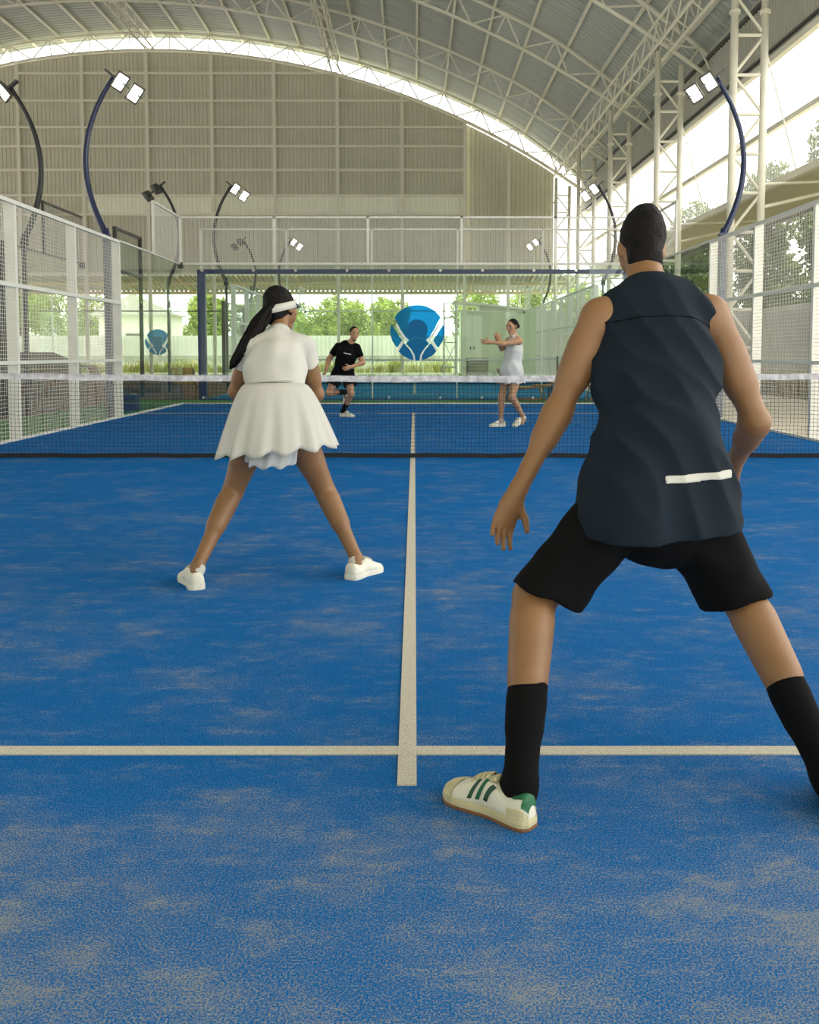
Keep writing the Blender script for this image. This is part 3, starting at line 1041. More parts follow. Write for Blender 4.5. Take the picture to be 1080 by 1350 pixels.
def weeds(path, w, h, n, label, m, seed):
    r = np.random.default_rng(seed)
    v, f = [], []
    (xa, ya), (xb, yb) = path
    for _ in range(n):
        q = r.uniform()
        q = min(1, max(0, q + .012 * math.sin(q * 60)))
        px, py = xa + (xb - xa) * q + r.normal() * w, ya + (yb - ya) * q + r.normal() * w
        a = r.uniform(0, 6.28)
        L = h * r.uniform(.35, 1.1) * (.75 + .25 * math.sin(q * 47) * math.sin(q * 19 + 1))
        dx, dy = math.cos(a) * L * .35, math.sin(a) * L * .35
        wv = V(-math.sin(a), math.cos(a), 0) * .02
        k = len(v)
        p0, p1, p2 = V(px, py, -.03), V(px + dx * .4, py + dy * .4, L * .6), V(px + dx, py + dy, L)
        v += [p0 - wv, p0 + wv, p1 + wv, p1 - wv, p2]
        f += [(k, k + 1, k + 2, k + 3), (k + 3, k + 2, k + 4)]
    return tag(stuff(mesh_obj('weeds', v, f, M[m])), label, 'weeds')
weeds(((-28, 50.8), (2.0, 50.8)), .16, .85, 4600, 'yellow green weeds growing along the foot of the white fence', 'leaf_olive', 100)
weeds(((9.7, 14), (9.7, 26)), .22, .85, 1700, 'dry grassy weeds at the foot of the grey fence on the right', 'leaf_dry', 140)
weeds(((8.6, 18.6), (8.65, 18.8)), .05, .62, 90, 'small yellow green plant on the concrete behind the right fence', 'leaf_olive', 150)

t = thing('house', 'pale house with a grey gabled roof beyond the white fence at left', 'house', (-18.3, 60, 0))
MB().box(-20.3, 58, -.05, -15.7, 61, 3.6).build('wall', M['white_paint'], t)
MB().add([(-20.9, 57.7, 3.5), (-15.1, 57.7, 3.5), (-18, 57.7, 4.9), (-20.9, 61.3, 3.5), (-15.1, 61.3, 3.5), (-18, 61.3, 4.9)], [(0, 1, 2), (5, 4, 3), (0, 2, 5, 3), (2, 1, 4, 5), (1, 0, 3, 4)]).build('roof', M['roof_grey'], t)
f_ = MB().box(-18.6, 57.93, 1.2, -17.4, 58, 2.4).build('window_frame', M['fence_grey'], t)
MB().box(-18.5, 57.92, 1.3, -17.5, 57.94, 2.3).build('pane', M['dark_grey'], f_)

t = thing('booth', 'pale green booth with white double door behind the far court', 'booth', (5.2, 47.2, 0))
MB().add([(3.35, 46.6, -.02), (8.2, 46.6, -.02), (8.2, 46.6, 3.05), (3.35, 46.6, 3.55), (3.35, 48.8, -.02), (8.2, 48.8, -.02), (8.2, 48.8, 3.05), (3.35, 48.8, 3.55)],
         [(0, 1, 2, 3), (7, 6, 5, 4), (0, 4, 5, 1), (1, 5, 6, 2), (2, 6, 7, 3), (3, 7, 4, 0)]).build('wall', M['booth'], t)
MB().add([(2.0, 46.35, 3.68), (8.5, 46.35, 3.02), (8.5, 49, 3.02), (2.0, 49, 3.68), (2.0, 46.35, 3.78), (8.5, 46.35, 3.12), (8.5, 49, 3.12), (2.0, 49, 3.78)],
         [(0, 3, 2, 1), (4, 5, 6, 7), (0, 1, 5, 4), (1, 2, 6, 5), (2, 3, 7, 6), (3, 0, 4, 7)]).build('roof', M['white_paint'], t)
for x in (2.45, 2.98):
    d_ = MB().box(x, 46.55, 0, x + .50, 46.62, 3.0).build('door', M['white_paint'], t)
    MB().box(x + (.40 if x < 2.6 else .05), 46.52, 1.25, x + (.46 if x < 2.6 else .11), 46.56, 1.42).build('handle', M['dark_grey'], d_)
MB().box(2.40, 46.62, 0, 3.36, 48.8, 3.2).build('side_wall', M['booth'], t)
for x in (4.6, 5.9, 7.1):
    MB().box(x - .02, 46.57, 0, x + .02, 46.6, 3.1).build('wall_batten', M['booth'], t)

t = thing('scaffold', 'thin pipe scaffold standing outside between emblem and booth', 'scaffold', (1.8, 43.6, 0))
for x in (1.42, 2.0):
    for y in (43.2, 44.4):
        rod('scaffold_post', (x, y, -.02), (x, y, 3.5), .025, M['fence_grey'], t)
for z in (.4, 1.6, 2.8, 3.5):
    rod('scaffold_ledger', (1.42, 43.2, z), (2.0, 43.2, z), .02, M['fence_grey'], t)
    rod('scaffold_ledger', (1.42, 44.4, z), (2.0, 44.4, z), .02, M['fence_grey'], t)
for z in (.4, 1.6):
    rod('scaffold_brace', (1.42, 43.2, z), (2.0, 43.2, z + 1.2), .018, M['fence_grey'], t)
    rod('scaffold_brace', (2.0, 43.2, z), (1.42, 43.2, z + 1.2), .018, M['fence_grey'], t)
    rod('scaffold_brace', (1.42, 44.4, z), (1.42, 43.2, z + 1.2), .018, M['fence_grey'], t)

# ------------------------------------------------------------------ furniture between the courts
def lounge_chair(label, x, y, rz):
    """low wooden slatted lounger: curved seat slats on two side frames, reclined back"""
    t = thing('lounge_chair', label, 'chair', (x, y, 0))
    def P(a, b, c):
        return (x + a, y + b, c)
    for sgn in (-1, 1):
        b = sgn * .27
        MB().tube([P(-.40, b, .34), P(-.1, b, .29), P(.25, b, .33), P(.58, b, .36)], .022, 6).build('side_rail', M['wood'], t, True)
        MB().bar(P(.40, b, .36), P(.50, b, 0), .045, .03).build('leg', M['wood'], t)
        MB().bar(P(-.22, b, .32), P(-.38, b, 0), .045, .03).build('leg', M['wood'], t)
        MB().bar(P(-.36, b, .06), P(.46, b, .06), .03, .03).build('stretcher', M['wood'], t)
        MB().bar(P(-.34, b, .32), P(-.56, b, .72), .04, .03).build('back_post', M['wood'], t)
    for i in range(9):
        a = -.32 + i * .11
        z = .32 + .035 * abs(a) + (.03 if a > .2 else 0)
        MB().box(x + a, y - .29, z, x + a + .085, y + .29, z + .02).build('seat_slat', M['wood_gold'], t)
    for i in range(5):
        s = .12 + i * .2
        MB().bar(P(-.34 - .22 * s, -.29, .34 + .40 * s), P(-.34 - .22 * s, .29, .34 + .40 * s), .02, .085, (-.5, 0, .9)).build('back_slat', M['wood_gold'], t)
    if rz:
        t.rotation_euler = (0, 0, rz)
    return t
lounge_chair('low wooden slatted lounge chair behind the woman in the white dress', 2.44, 20.3, 0)
lounge_chair('low wooden slatted lounge chair behind the man\'s left arm', 4.42, 20.35, math.pi)
lounge_chair('golden wooden lounge chair between the left glass corner and the navy post', -5.55, 22.0, math.pi / 2)

t = thing('side_table', 'thin legged wooden side table behind the man\'s left arm', 'table', (3.35, 20.75, 0))
MB().box(3.1, 20.5, .40, 3.6, 21.0, .44).build('table_top', M['wood'], t)
for x in (3.13, 3.57):
    for y in (20.53, 20.97):
        MB().box(x - .02, y - .02, 0, x + .02, y + .02, .40).build('leg', M['rust'], t)

t = thing('wooden_crate', 'brown slatted wooden crate standing left of the woman in the white dress', 'crate', (2.6, 42.3, 0))
for i in range(5):
    MB().box(2.45, 42.2, .02 + i * .16, 3.45, 42.23, .155 + i * .16).build('slat', M['wood'], t)
    MB().box(2.45, 42.8, .02 + i * .16, 3.45, 42.83, .155 + i * .16).build('slat', M['wood'], t)
for x in (2.45, 3.38):
    for y in (42.23, 42.73):
        MB().box(x, y, -.01, x + .07, y + .07, .85).build('corner_batten', M['wood'], t)
MB().box(2.43, 42.18, .83, 3.47, 42.85, .87).build('lid', M['wood_gold'], t)

# log edging and a stack of dark timber on the left
logs = [(-9.8, 22.4, -7.3, 22.6, .17), (-12.6, 23.0, -10.0, 22.7, .18), (-9.2, 24.2, -6.9, 24.4, .16), (-15.3, 22.8, -12.9, 23.1, .18)]
ll = ['long brown log lying on the soil behind the left glass', 'brown log lying on the soil behind the second mesh bay',
      'brown log lying farther back, near the left glass corner', 'brown log lying on the soil at the left picture edge']
for (xa, ya, xb, yb, r), lb in zip(logs, ll):
    o = MB().tube([(xa, ya, r), ((xa + xb) / 2, (ya + yb) / 2 + .05, r + .02), (xb, yb, r)], [r, r * .95, r * .85], 10).build('log', M['wood'], None, True)
    tag(o, lb, 'log')
t = thing('thatched_hut', 'low dark brown hut with a sloping thatched roof behind the left fence', 'hut', (-13.8, 33, 0))
MB().add([(-15.2, 32.4, .55), (-12.3, 32.4, .55), (-13.3, 33.2, 1.12), (-14.6, 33.2, 1.12), (-15.2, 34, .55), (-12.3, 34, .55)],
         [(0, 1, 2, 3), (1, 5, 2), (5, 4, 3, 2), (4, 0, 3), (0, 4, 5, 1)]).build('roof', M['rust'], t)
for x in (-14.9, -12.6):
    for y in (32.6, 33.8):
        MB().box(x - .05, y - .05, -.02, x + .05, y + .05, .58).build('post', M['wood'], t)
MB().box(-14.7, 33.4, 0, -12.8, 33.5, .5).build('back_board', M['wood'], t)
t = thing('armchair', 'wooden armchair standing behind the left side glass', 'chair', (-6.0, 17.9, 0))
for y in (17.65, 18.15):
    MB().bar((-6.25, y, 0), (-6.15, y, .62), .05).build('leg', M['wood'], t)
    MB().bar((-5.75, y, 0), (-5.78, y, .40), .05).build('leg', M['wood'], t)
    MB().bar((-6.25, y, .60), (-5.7, y, .58), .06, .03).build('armrest', M['wood'], t)
MB().box(-6.22, 17.66, .36, -5.72, 18.14, .41).build('seat', M['rust'], t)
MB().bar((-6.25, 17.9, .42), (-6.42, 17.9, .85), .48, .03, (1, 0, 0.3)).build('backrest', M['wood'], t)
tag(MB().box(-5.6, 17.2, -.01, -5.35, 17.5, .3).build('storage_box', M['navy'], None, False, .01), 'small navy storage box beside the left side glass', 'box')

# ------------------------------------------------------------------ people: smooth-blended distance fields meshed into one skin
def surface_nets(F, org, h):
    ins = F < 0
    c = np.zeros(tuple(n - 1 for n in F.shape), np.int8)
    for i in (0, 1):
        for j in (0, 1):
            for k in (0, 1):
                c += ins[i:F.shape[0] - 1 + i, j:F.shape[1] - 1 + j, k:F.shape[2] - 1 + k]
    act = np.argwhere((c > 0) & (c < 8))
    idx = np.full(c.shape, -1, np.int32)
    idx[act[:, 0], act[:, 1], act[:, 2]] = np.arange(len(act))
    off = [(i, j, k) for i in (0, 1) for j in (0, 1) for k in (0, 1)]
    val = {o: F[act[:, 0] + o[0], act[:, 1] + o[1], act[:, 2] + o[2]] for o in off}
    acc = np.zeros((len(act), 3))
    cnt = np.zeros(len(act))
    for a in off:
        for ax in range(3):
            if a[ax] == 0:
                b = list(a); b[ax] = 1; b = tuple(b)
                va, vb = val[a], val[b]
                m = (va < 0) != (vb < 0)
                t = np.where(m, va / np.where(m, va - vb, 1), 0)
                p = np.array(a, float)[None, :].repeat(len(act), 0)
                p[:, ax] += t
                acc[m] += p[m]
                cnt[m] += 1
    verts = np.asarray(org) + h * (act + acc / cnt[:, None])
    faces = []
    for ax in range(3):
        u, w = (ax + 1) % 3, (ax + 2) % 3
        sl0 = [slice(None)] * 3; sl1 = [slice(None)] * 3
        sl0[ax] = slice(0, -1); sl1[ax] = slice(1, None)
        e = np.argwhere(ins[tuple(sl0)] != ins[tuple(sl1)])
        ok = (e[:, u] > 0) & (e[:, w] > 0) & (e[:, u] < F.shape[u] - 1) & (e[:, w] < F.shape[w] - 1)
        e = e[ok]
        s = ins[e[:, 0], e[:, 1], e[:, 2]]
        q = []
        for du, dw in ((-1, -1), (0, -1), (0, 0), (-1, 0)):
            g = e.copy(); g[:, u] += du; g[:, w] += dw
            q.append(idx[g[:, 0], g[:, 1], g[:, 2]])
        q = np.stack(q, 1)
        q[~s] = q[~s][:, ::-1]
        faces.append(q)
    return verts, np.concatenate(faces)

def cap(a, b, ra, rb=None, flat=None, k=.03):
    return ('c', V(*a), V(*b), ra, ra if rb is None else rb, flat, k)
def ell(c, ax, r, k=.02):
    return ('e', V(*c), np.array([unit(a) for a in ax]), V(*r), k)

def field(groups, h, off=0.0, clips=(), fold=None, pad=.03):
    """groups: list of (prims, clip planes); planes are (point, normal), kept where (p-point).normal < 0"""
    lo, hi = V(9e9, 9e9, 9e9), V(-9e9, -9e9, -9e9)
    for prims, _ in groups:
        for p in prims:
            R = max(p[3], p[4]) if p[0] == 'c' else p[3].max()
            for q in ((p[1], p[2]) if p[0] == 'c' else (p[1],)):
                lo = np.minimum(lo, q - R); hi = np.maximum(hi, q + R)
    lo -= pad + off; hi += pad + off
    n = np.ceil((hi - lo) / h).astype(int) + 1
    axs = [lo[i] + h * np.arange(n[i]) for i in range(3)]
    F = np.full(tuple(n), 1.0, np.float32)
    for prims, gcl in groups:
        G = np.full(tuple(n), 1.0, np.float32)
        for p in prims:
            kk = p[-1]
            R = (max(p[3], p[4]) if p[0] == 'c' else p[3].max()) + kk + abs(off) + 3 * h + .01
            ends = np.stack([p[1], p[2]]) if p[0] == 'c' else p[1][None]
            a = np.maximum(0, np.floor((ends.min(0) - R - lo) / h).astype(int))
            b = np.minimum(n, np.ceil((ends.max(0) + R - lo) / h).astype(int) + 1)
            X, Y, Z = np.meshgrid(axs[0][a[0]:b[0]], axs[1][a[1]:b[1]], axs[2][a[2]:b[2]], indexing='ij')
            P = np.stack([X, Y, Z], -1)
            if p[0] == 'c':
                ba = p[2] - p[1]
                t = np.clip(((P - p[1]) @ ba) / max(1e-9, ba @ ba), 0, 1)
                q = P - (p[1] + t[..., None] * ba)
                r = p[3] + (p[4] - p[3]) * t
                if p[5] is None:
                    d = np.linalg.norm(q, axis=-1) - r
                else:
                    nn, s = unit(p[5][0]), p[5][1]
                    qn = (q @ nn)[..., None] * nn
                    k0 = np.linalg.norm(q + qn * (1 / s - 1), axis=-1)
                    k1 = np.linalg.norm(q + qn * (1 / s ** 2 - 1), axis=-1) + 1e-9
                    d = k0 * (k0 - r) / k1
            else:
                q = (P - p[1]) @ p[2].T
                k0 = np.linalg.norm(q / p[3], axis=-1)
                k1 = np.linalg.norm(q / p[3] ** 2, axis=-1) + 1e-9
                d = k0 * (k0 - 1) / k1
            sub = G[a[0]:b[0], a[1]:b[1], a[2]:b[2]]
            hm = np.maximum(kk - np.abs(sub - d), 0)
            G[a[0]:b[0], a[1]:b[1], a[2]:b[2]] = np.minimum(sub, d) - hm * hm / (4 * kk)
        if off:
            G -= off
        if gcl:
            X, Y, Z = np.meshgrid(*axs, indexing='ij')
            for c, nn in gcl:
                nn = unit(nn)
                G = np.maximum(G, ((X - c[0]) * nn[0] + (Y - c[1]) * nn[1] + (Z - c[2]) * nn[2]).astype(np.float32))
        hm = np.maximum(.012 - np.abs(F - G), 0)
        F = np.minimum(F, G) - hm * hm / .048
    if fold is not None or clips:
        X, Y, Z = np.meshgrid(*axs, indexing='ij')
        if fold is not None:
            near = np.abs(F) < .06
            D = np.zeros_like(F)
            D[near] = fold(X[near], Y[near], Z[near])
            F = F + D
        for c, nn in clips:
            nn = unit(nn)
            F = np.maximum(F, ((X - c[0]) * nn[0] + (Y - c[1]) * nn[1] + (Z - c[2]) * nn[2]).astype(np.float32))
    return F, lo, h

def sdf_obj(name, groups, h, m, parent, **kw):
    F, lo, h = field(groups, h, **kw)
    v, f = surface_nets(F, lo, h)
    off = wloc(parent)
    me = bpy.data.meshes.new(name)
    me.vertices.add(len(v)); me.vertices.foreach_set('co', (v - off).astype(np.float32).ravel())
    me.loops.add(f.size); me.loops.foreach_set('vertex_index', f.astype(np.int32).ravel())
    me.polygons.add(len(f)); me.polygons.foreach_set('loop_start', np.arange(0, f.size, 4, dtype=np.int32))
    me.polygons.foreach_set('use_smooth', np.ones(len(f), bool))
    me.update(calc_edges=True); me.validate()
    me.materials.append(m)
    o = bpy.data.objects.new(name, me)
    COL.objects.link(o)
    o.parent = parent
    return o

def folds(amp, fx, fz, seed=0, vert=True):
    r = np.random.default_rng(seed)
    ph = r.uniform(0, 6.28, 8)
    def g(x, y, z):
        a = np.sin(fx * x + .35 * fx * y + ph[0] + 1.6 * np.sin(fz * z + ph[1]))
        b = np.sin(.6 * fx * x - .8 * fx * y + ph[2] + 1.2 * np.sin(1.7 * fz * z + ph[3]))
        c = np.sin(2.1 * fz * z + .5 * fx * x + ph[4] + np.sin(.7 * fx * y))
        return amp * (.45 * a + .35 * b + .3 * c)
    return g

def hand_prims(w, d, l, curl, s=1.0):
    """palm, four bent fingers of unequal length and a thumb; l points to the thumb side"""
    d, l = unit(d), unit(l - np.dot(l, unit(d)) * unit(d))
    n = np.cross(d, l)
    if curl < 0:
        n, curl = -n, -curl
    pr = [cap(w - d * .02, w + d * .03 * s, .024 * s, .030 * s, (n, .6), .02),
          cap(w + d * .035 * s, w + d * .075 * s, .038 * s, .040 * s, (n, .36), .02)]
    offs = (.030, .010, -.010, -.029)
    lens = (.070, .080, .074, .056)
    for i in range(4):
        p = w + (d * .080 + l * offs[i]) * s
        dd = unit(d + l * offs[i] * 3)
        r = (.0088, .0092, .0086, .0078)[i] * s
        for j, fr in enumerate((.46, .30, .24)):
            a = curl * (.6, 1.0, .7)[j]
            dd = unit(dd * math.cos(a) + n * math.sin(a))
            q = p + dd * lens[i] * fr * s
            pr.append(cap(p, q, r, r * .92, None, .004))
            p, r = q, r * .92
    p = w + (d * .022 + l * .026) * s
    dd = unit(d * .62 + l * .70 + n * .35)
    q = p + dd * .040 * s
    pr.append(cap(p, q, .0135 * s, .0105 * s, None, .012))
    dd = unit(d * .85 + l * .30 + n * .42)
    pr.append(cap(q, q + dd * .034 * s, .0105 * s, .0085 * s, None, .004))
    return pr

def head_prims(c, u, f, s=1.0):
    u, f = unit(u), unit(f - np.dot(f, unit(u)) * unit(u))
    l = np.cross(f, u)
    A = (l, f, u)
    P = lambda a, b, z: c + (l * a + f * b + u * z) * s
    pr = [ell(P(0, -.012, .025), A, V(.073, .092, .088) * s),
          cap(P(0, .030, .005), P(0, .052, -.072), .056 * s, .034 * s, (l, .95), .03),
          cap(P(0, .062, -.085), P(0, .066, -.095), .020 * s, .018 * s, None, .02),
          cap(P(0, .082, .022), P(0, .100, -.022), .008 * s, .0125 * s, None, .012),
          cap(P(-.03, .073, .036), P(.03, .073, .036), .014 * s, None, None, .018),
          cap(P(-.018, .076, -.052), P(.018, .076, -.052), .010 * s, None, None, .01)]
    for q in (-1, 1):
        pr.append(ell(P(q * .074, -.008, -.005), (unit(l * q + f * -.35), unit(f + l * q * .35), u), V(.009, .019, .030) * s, .006))
        pr.append(cap(P(q * .045, .050, -.015), P(q * .036, .055, -.04), .020 * s, None, None, .025))
    return pr

def ball(name, c, ax, r, m, parent, n=10):
    """small squashed ball (eyes, lips, brows)"""
    b = MB()
    rings = []
    for i in range(1, n):
        t = math.pi * i / n
        rings.append([V(*c) + unit(ax[0]) * r[0] * math.sin(t) * math.cos(2 * math.pi * q / n) + unit(ax[1]) * r[1] * math.sin(t) * math.sin(2 * math.pi * q / n) + unit(ax[2]) * r[2] * math.cos(t) for q in range(n)])
    return b.loft(rings).build(name, m, parent, True)

def face_parts(c, u, f, s, root, smile=False):
    u, f = unit(u), unit(f - np.dot(f, unit(u)) * unit(u))
    l = np.cross(f, u)
    P = lambda a, b, z: c + (l * a + f * b + u * z) * s
    for q in (-1, 1):
        ball('eye', P(q * .031, .078, .012), (l, f, u), (.014 * s, .008 * s, .008 * s), M['eye'], root)
        ball('eyebrow', P(q * .032, .085, .033), (l, f, u), (.021 * s, .006 * s, .005 * s), M['hair'], root)
    ball('lips', P(0, .083, -.052), (l, f, u), (.026 * s, .008 * s, .010 * s), M['lips'], root)
    if smile:
        ball('teeth', P(0, .087, -.051), (l, f, u), (.019 * s, .006 * s, .0055 * s), M['teeth'], root)

def band(name, c, ax, rx, ry, h, th, m, parent, n=40, a0=0, a1=360, tilt=0.0):
    """flat strip wrapped round an ellipse: ax = (side, front, up)"""
    s_, f_, u_ = [unit(a) for a in ax]
    full = (a1 - a0) >= 360
    rings = []
    k = n if full else n + 1
    for (dr, dz) in ((0, -h / 2), (th, -h / 2), (th, h / 2), (0, h / 2)):
        rings.append([V(*c) + s_ * (rx + dr) * math.cos(math.radians(a0 + (a1 - a0) * i / n)) + f_ * (ry + dr) * math.sin(math.radians(a0 + (a1 - a0) * i / n)) + u_ * (dz + tilt * math.sin(math.radians(a0 + (a1 - a0) * i / n))) for i in range(k)])
    rings.append(rings[0])
    return MB().loft(rings, cap=False, closed=full).build(name, m, parent, True)

def shoe(root, heel, dirv, L, W, upper, solem, pitch=0.0, detail=None, out=None, toe=None):
    """lofted trainer: upper, midsole, outsole, laces; heel on the ground unless pitched about the toe"""
    d = unit(V(dirv[0], dirv[1], 0))
    side = V(-d[1], d[0], 0)
    T = [0, .02, .06, .14, .25, .36, .46, .58, .70, .80, .89, .955, .99, 1.0]
    Wd = [.30, .52, .66, .72, .70, .66, .68, .80, .94, 1.0, .92, .70, .42, .20]
    Hh = [.064, .084, .094, .088, .078, .090, .108, .094, .074, .060, .052, .046, .038, .026]
    zb = .020
    heel = V(*heel)
    cp, sp = math.cos(pitch), math.sin(pitch)
    def place(x, y, z):
        xr = L - x                        # distance back from the toe
        bx = L - xr * cp + z * sp
        bz = xr * sp + z * cp
        return heel + d * bx + side * y + V(0, 0, bz)
    def sec(t, s, off=0.0):
        w = np.interp(t, T, Wd) * W / 2
        h = np.interp(t, T, Hh) * (L / .29)
        a = math.pi * s
        cy, sz = -math.cos(a), math.sin(a)
        y = w * math.copysign(abs(cy) ** .75, cy) + off * cy
        z = zb + (h - zb) * abs(sz) ** .72 + off * sz
        return (t * L, y, z)
    rings = []
    for t in np.concatenate([np.linspace(0, .1, 6), np.linspace(.14, .86, 16), np.linspace(.89, 1, 8)]):
        rings.append([place(*sec(t, s)) for s in np.linspace(0, 1, 17)])
    up = MB().loft(rings).build('shoe', upper, root, True)
    def outline(grow, n=28):
        pts = []
        ts = np.linspace(0, 1, n)
        for t in ts:
            pts.append((t * L * (1 + 2 * grow) - grow * L, -np.interp(t, T, Wd) * W / 2 - grow * L))
        for t in ts[::-1]:
            pts.append((t * L * (1 + 2 * grow) - grow * L, np.interp(t, T, Wd) * W / 2 + grow * L))
        return pts
    def slab_(name, z0, z1, g, m):
        o = outline(g)
        MB().loft([[place(x, y, z0) for x, y in o], [place(x, y, (z0 + z1) / 2) for x, y in outline(g + .004)], [place(x, y, z1) for x, y in o]]).build(name, m, up)
    if detail:
        slab_('outsole', 0.0, .009, .010, M['sole_gum'])
        slab_('midsole', .009, .026, .008, solem)
    else:
        slab_('sole', 0.0, .026, .008, solem)
    def patch(name, t0, t1, s0, s1, off, m, slant=0.0, nt=6, ns=10):
        v, f = [], []
        for o_ in (off, off - .002):
            for i in range(nt + 1):
                for j in range(ns + 1):
                    s = s0 + (s1 - s0) * j / ns
                    q = j / ns if s0 < s1 else 1 - j / ns
                    t = min(.999, t0 + (t1 - t0) * i / nt + slant * (j / ns))
                    v.append(place(*sec(t, s, o_)))
        N = (nt + 1) * (ns + 1)
        for i in range(nt):
            for j in range(ns):
                a = i * (ns + 1) + j
                f.append((a, a + 1, a + ns + 2, a + ns + 1))
                f.append((N + a, N + a + ns + 1, N + a + ns + 2, N + a + 1))
        for i in range(nt):
            for j in (0, ns):
                a = i * (ns + 1) + j
                f.append((a, a + ns + 1, N + a + ns + 1, N + a))
        return mesh_obj(name, v, f, m, up, True)
    for k in range(5):
        t = .42 + k * .055
        MB().tube([place(*sec(t, s, .003)) for s in np.linspace(.36, .64, 6)], .0035, 6).build('lace', M['shoe_cream'] if detail else M['white_cloth'], up, True)
    if detail:
        for k in range(3):
            for s0, s1 in ((.06, .36), (.94, .64)):
                patch('stripe', .43 + k * .085, .47 + k * .085, s0, s1, .0022, M['shoe_green' if k == 1 else 'shoe_green_dark'], -.075)
        patch('heel_tab', .0, .16, .30, .70, .0022, M['shoe_green'])
        patch('heel_tab', .0, .05, .16, .84, .0020, M['shoe_green'])
        patch('toe_cap', .82, .985, .03, .97, .0022, M['shoe_cream'])
        patch('heel_foxing', .0, .2, .03, .13, .0022, M['shoe_cream'])
        patch('heel_foxing', .0, .2, .87, .97, .0022, M['shoe_cream'])
        MB().tube([place(*sec(.40, s, .006)) for s in np.linspace(.40, .60, 5)], .008, 8).build('tongue', M['shoe_cream'], up, True)
    return up

def limb(a, b, c, ra, rb, rc, back, bulge, kind):
    """two tapering segments with the muscle on the back of the lower leg or front of the upper arm"""
    a, b, c = V(*a), V(*b), V(*c)
    pr = [cap(a, b, ra, rb, None, .03), cap(b, c, rb * .95, rc, None, .02)]
    bk = unit(back)
    if kind == 'leg':
        pr.append(cap(b + (c - b) * .14 + bk * .012, b + (c - b) * .46 + bk * .014, bulge * .9, bulge * .74, None, .03))
        pr.append(cap(a + (b - a) * .2 + bk * .015, a + (b - a) * .55 + bk * .012, ra * .88, rb * 1.05, None, .03))
        pr.append(cap(c, c + bk * .018 + V(0, 0, -.03), rc * .85, rc * .8, None, .02))
    else:
        pr.append(cap(a + (b - a) * .35, a + (b - a) * .65, bulge, bulge * .92, None, .03))
        pr.append(cap(b + (c - b) * .10, b + (c - b) * .35, bulge * .90, bulge * .75, None, .03))
    return pr

def torso_prims(pel, wai, che, shl, shr, nk, fwd, k=1.0, fem=False):
    lat = unit(V(*shr) - V(*shl))
    up = unit(V(*che) - V(*pel))
    n = unit(fwd - np.dot(fwd, up) * up)
    pel, wai, che, nk = V(*pel), V(*wai), V(*che), V(*nk)
    sm = (V(*shl) + V(*shr)) / 2
    w = (.150, .128, .158) if not fem else (.150, .112, .128)
    pr = [cap(pel - lat * .03, pel + lat * .03, w[0] * k * .85, None, (n, .74), .04),
          cap(pel, wai, w[0] * k * .95, w[1] * k, (n, .72), .05),
          cap(wai, che, w[1] * k, w[2] * k, (n, .68), .05),
          cap(che, sm - up * .03, w[2] * k, .120 * k, (n, .66), .05),
          cap(sm + (V(*shl) - sm) * .85, sm + (V(*shr) - sm) * .85, .052 * k, None, None, .04),
          cap(nk + up * .015, sm + (V(*shl) - sm) * .72, .042 * k, .045 * k, None, .04),
          cap(nk + up * .015, sm + (V(*shr) - sm) * .72, .042 * k, .045 * k, None, .04)]
    return pr

SKIN_H = .0052

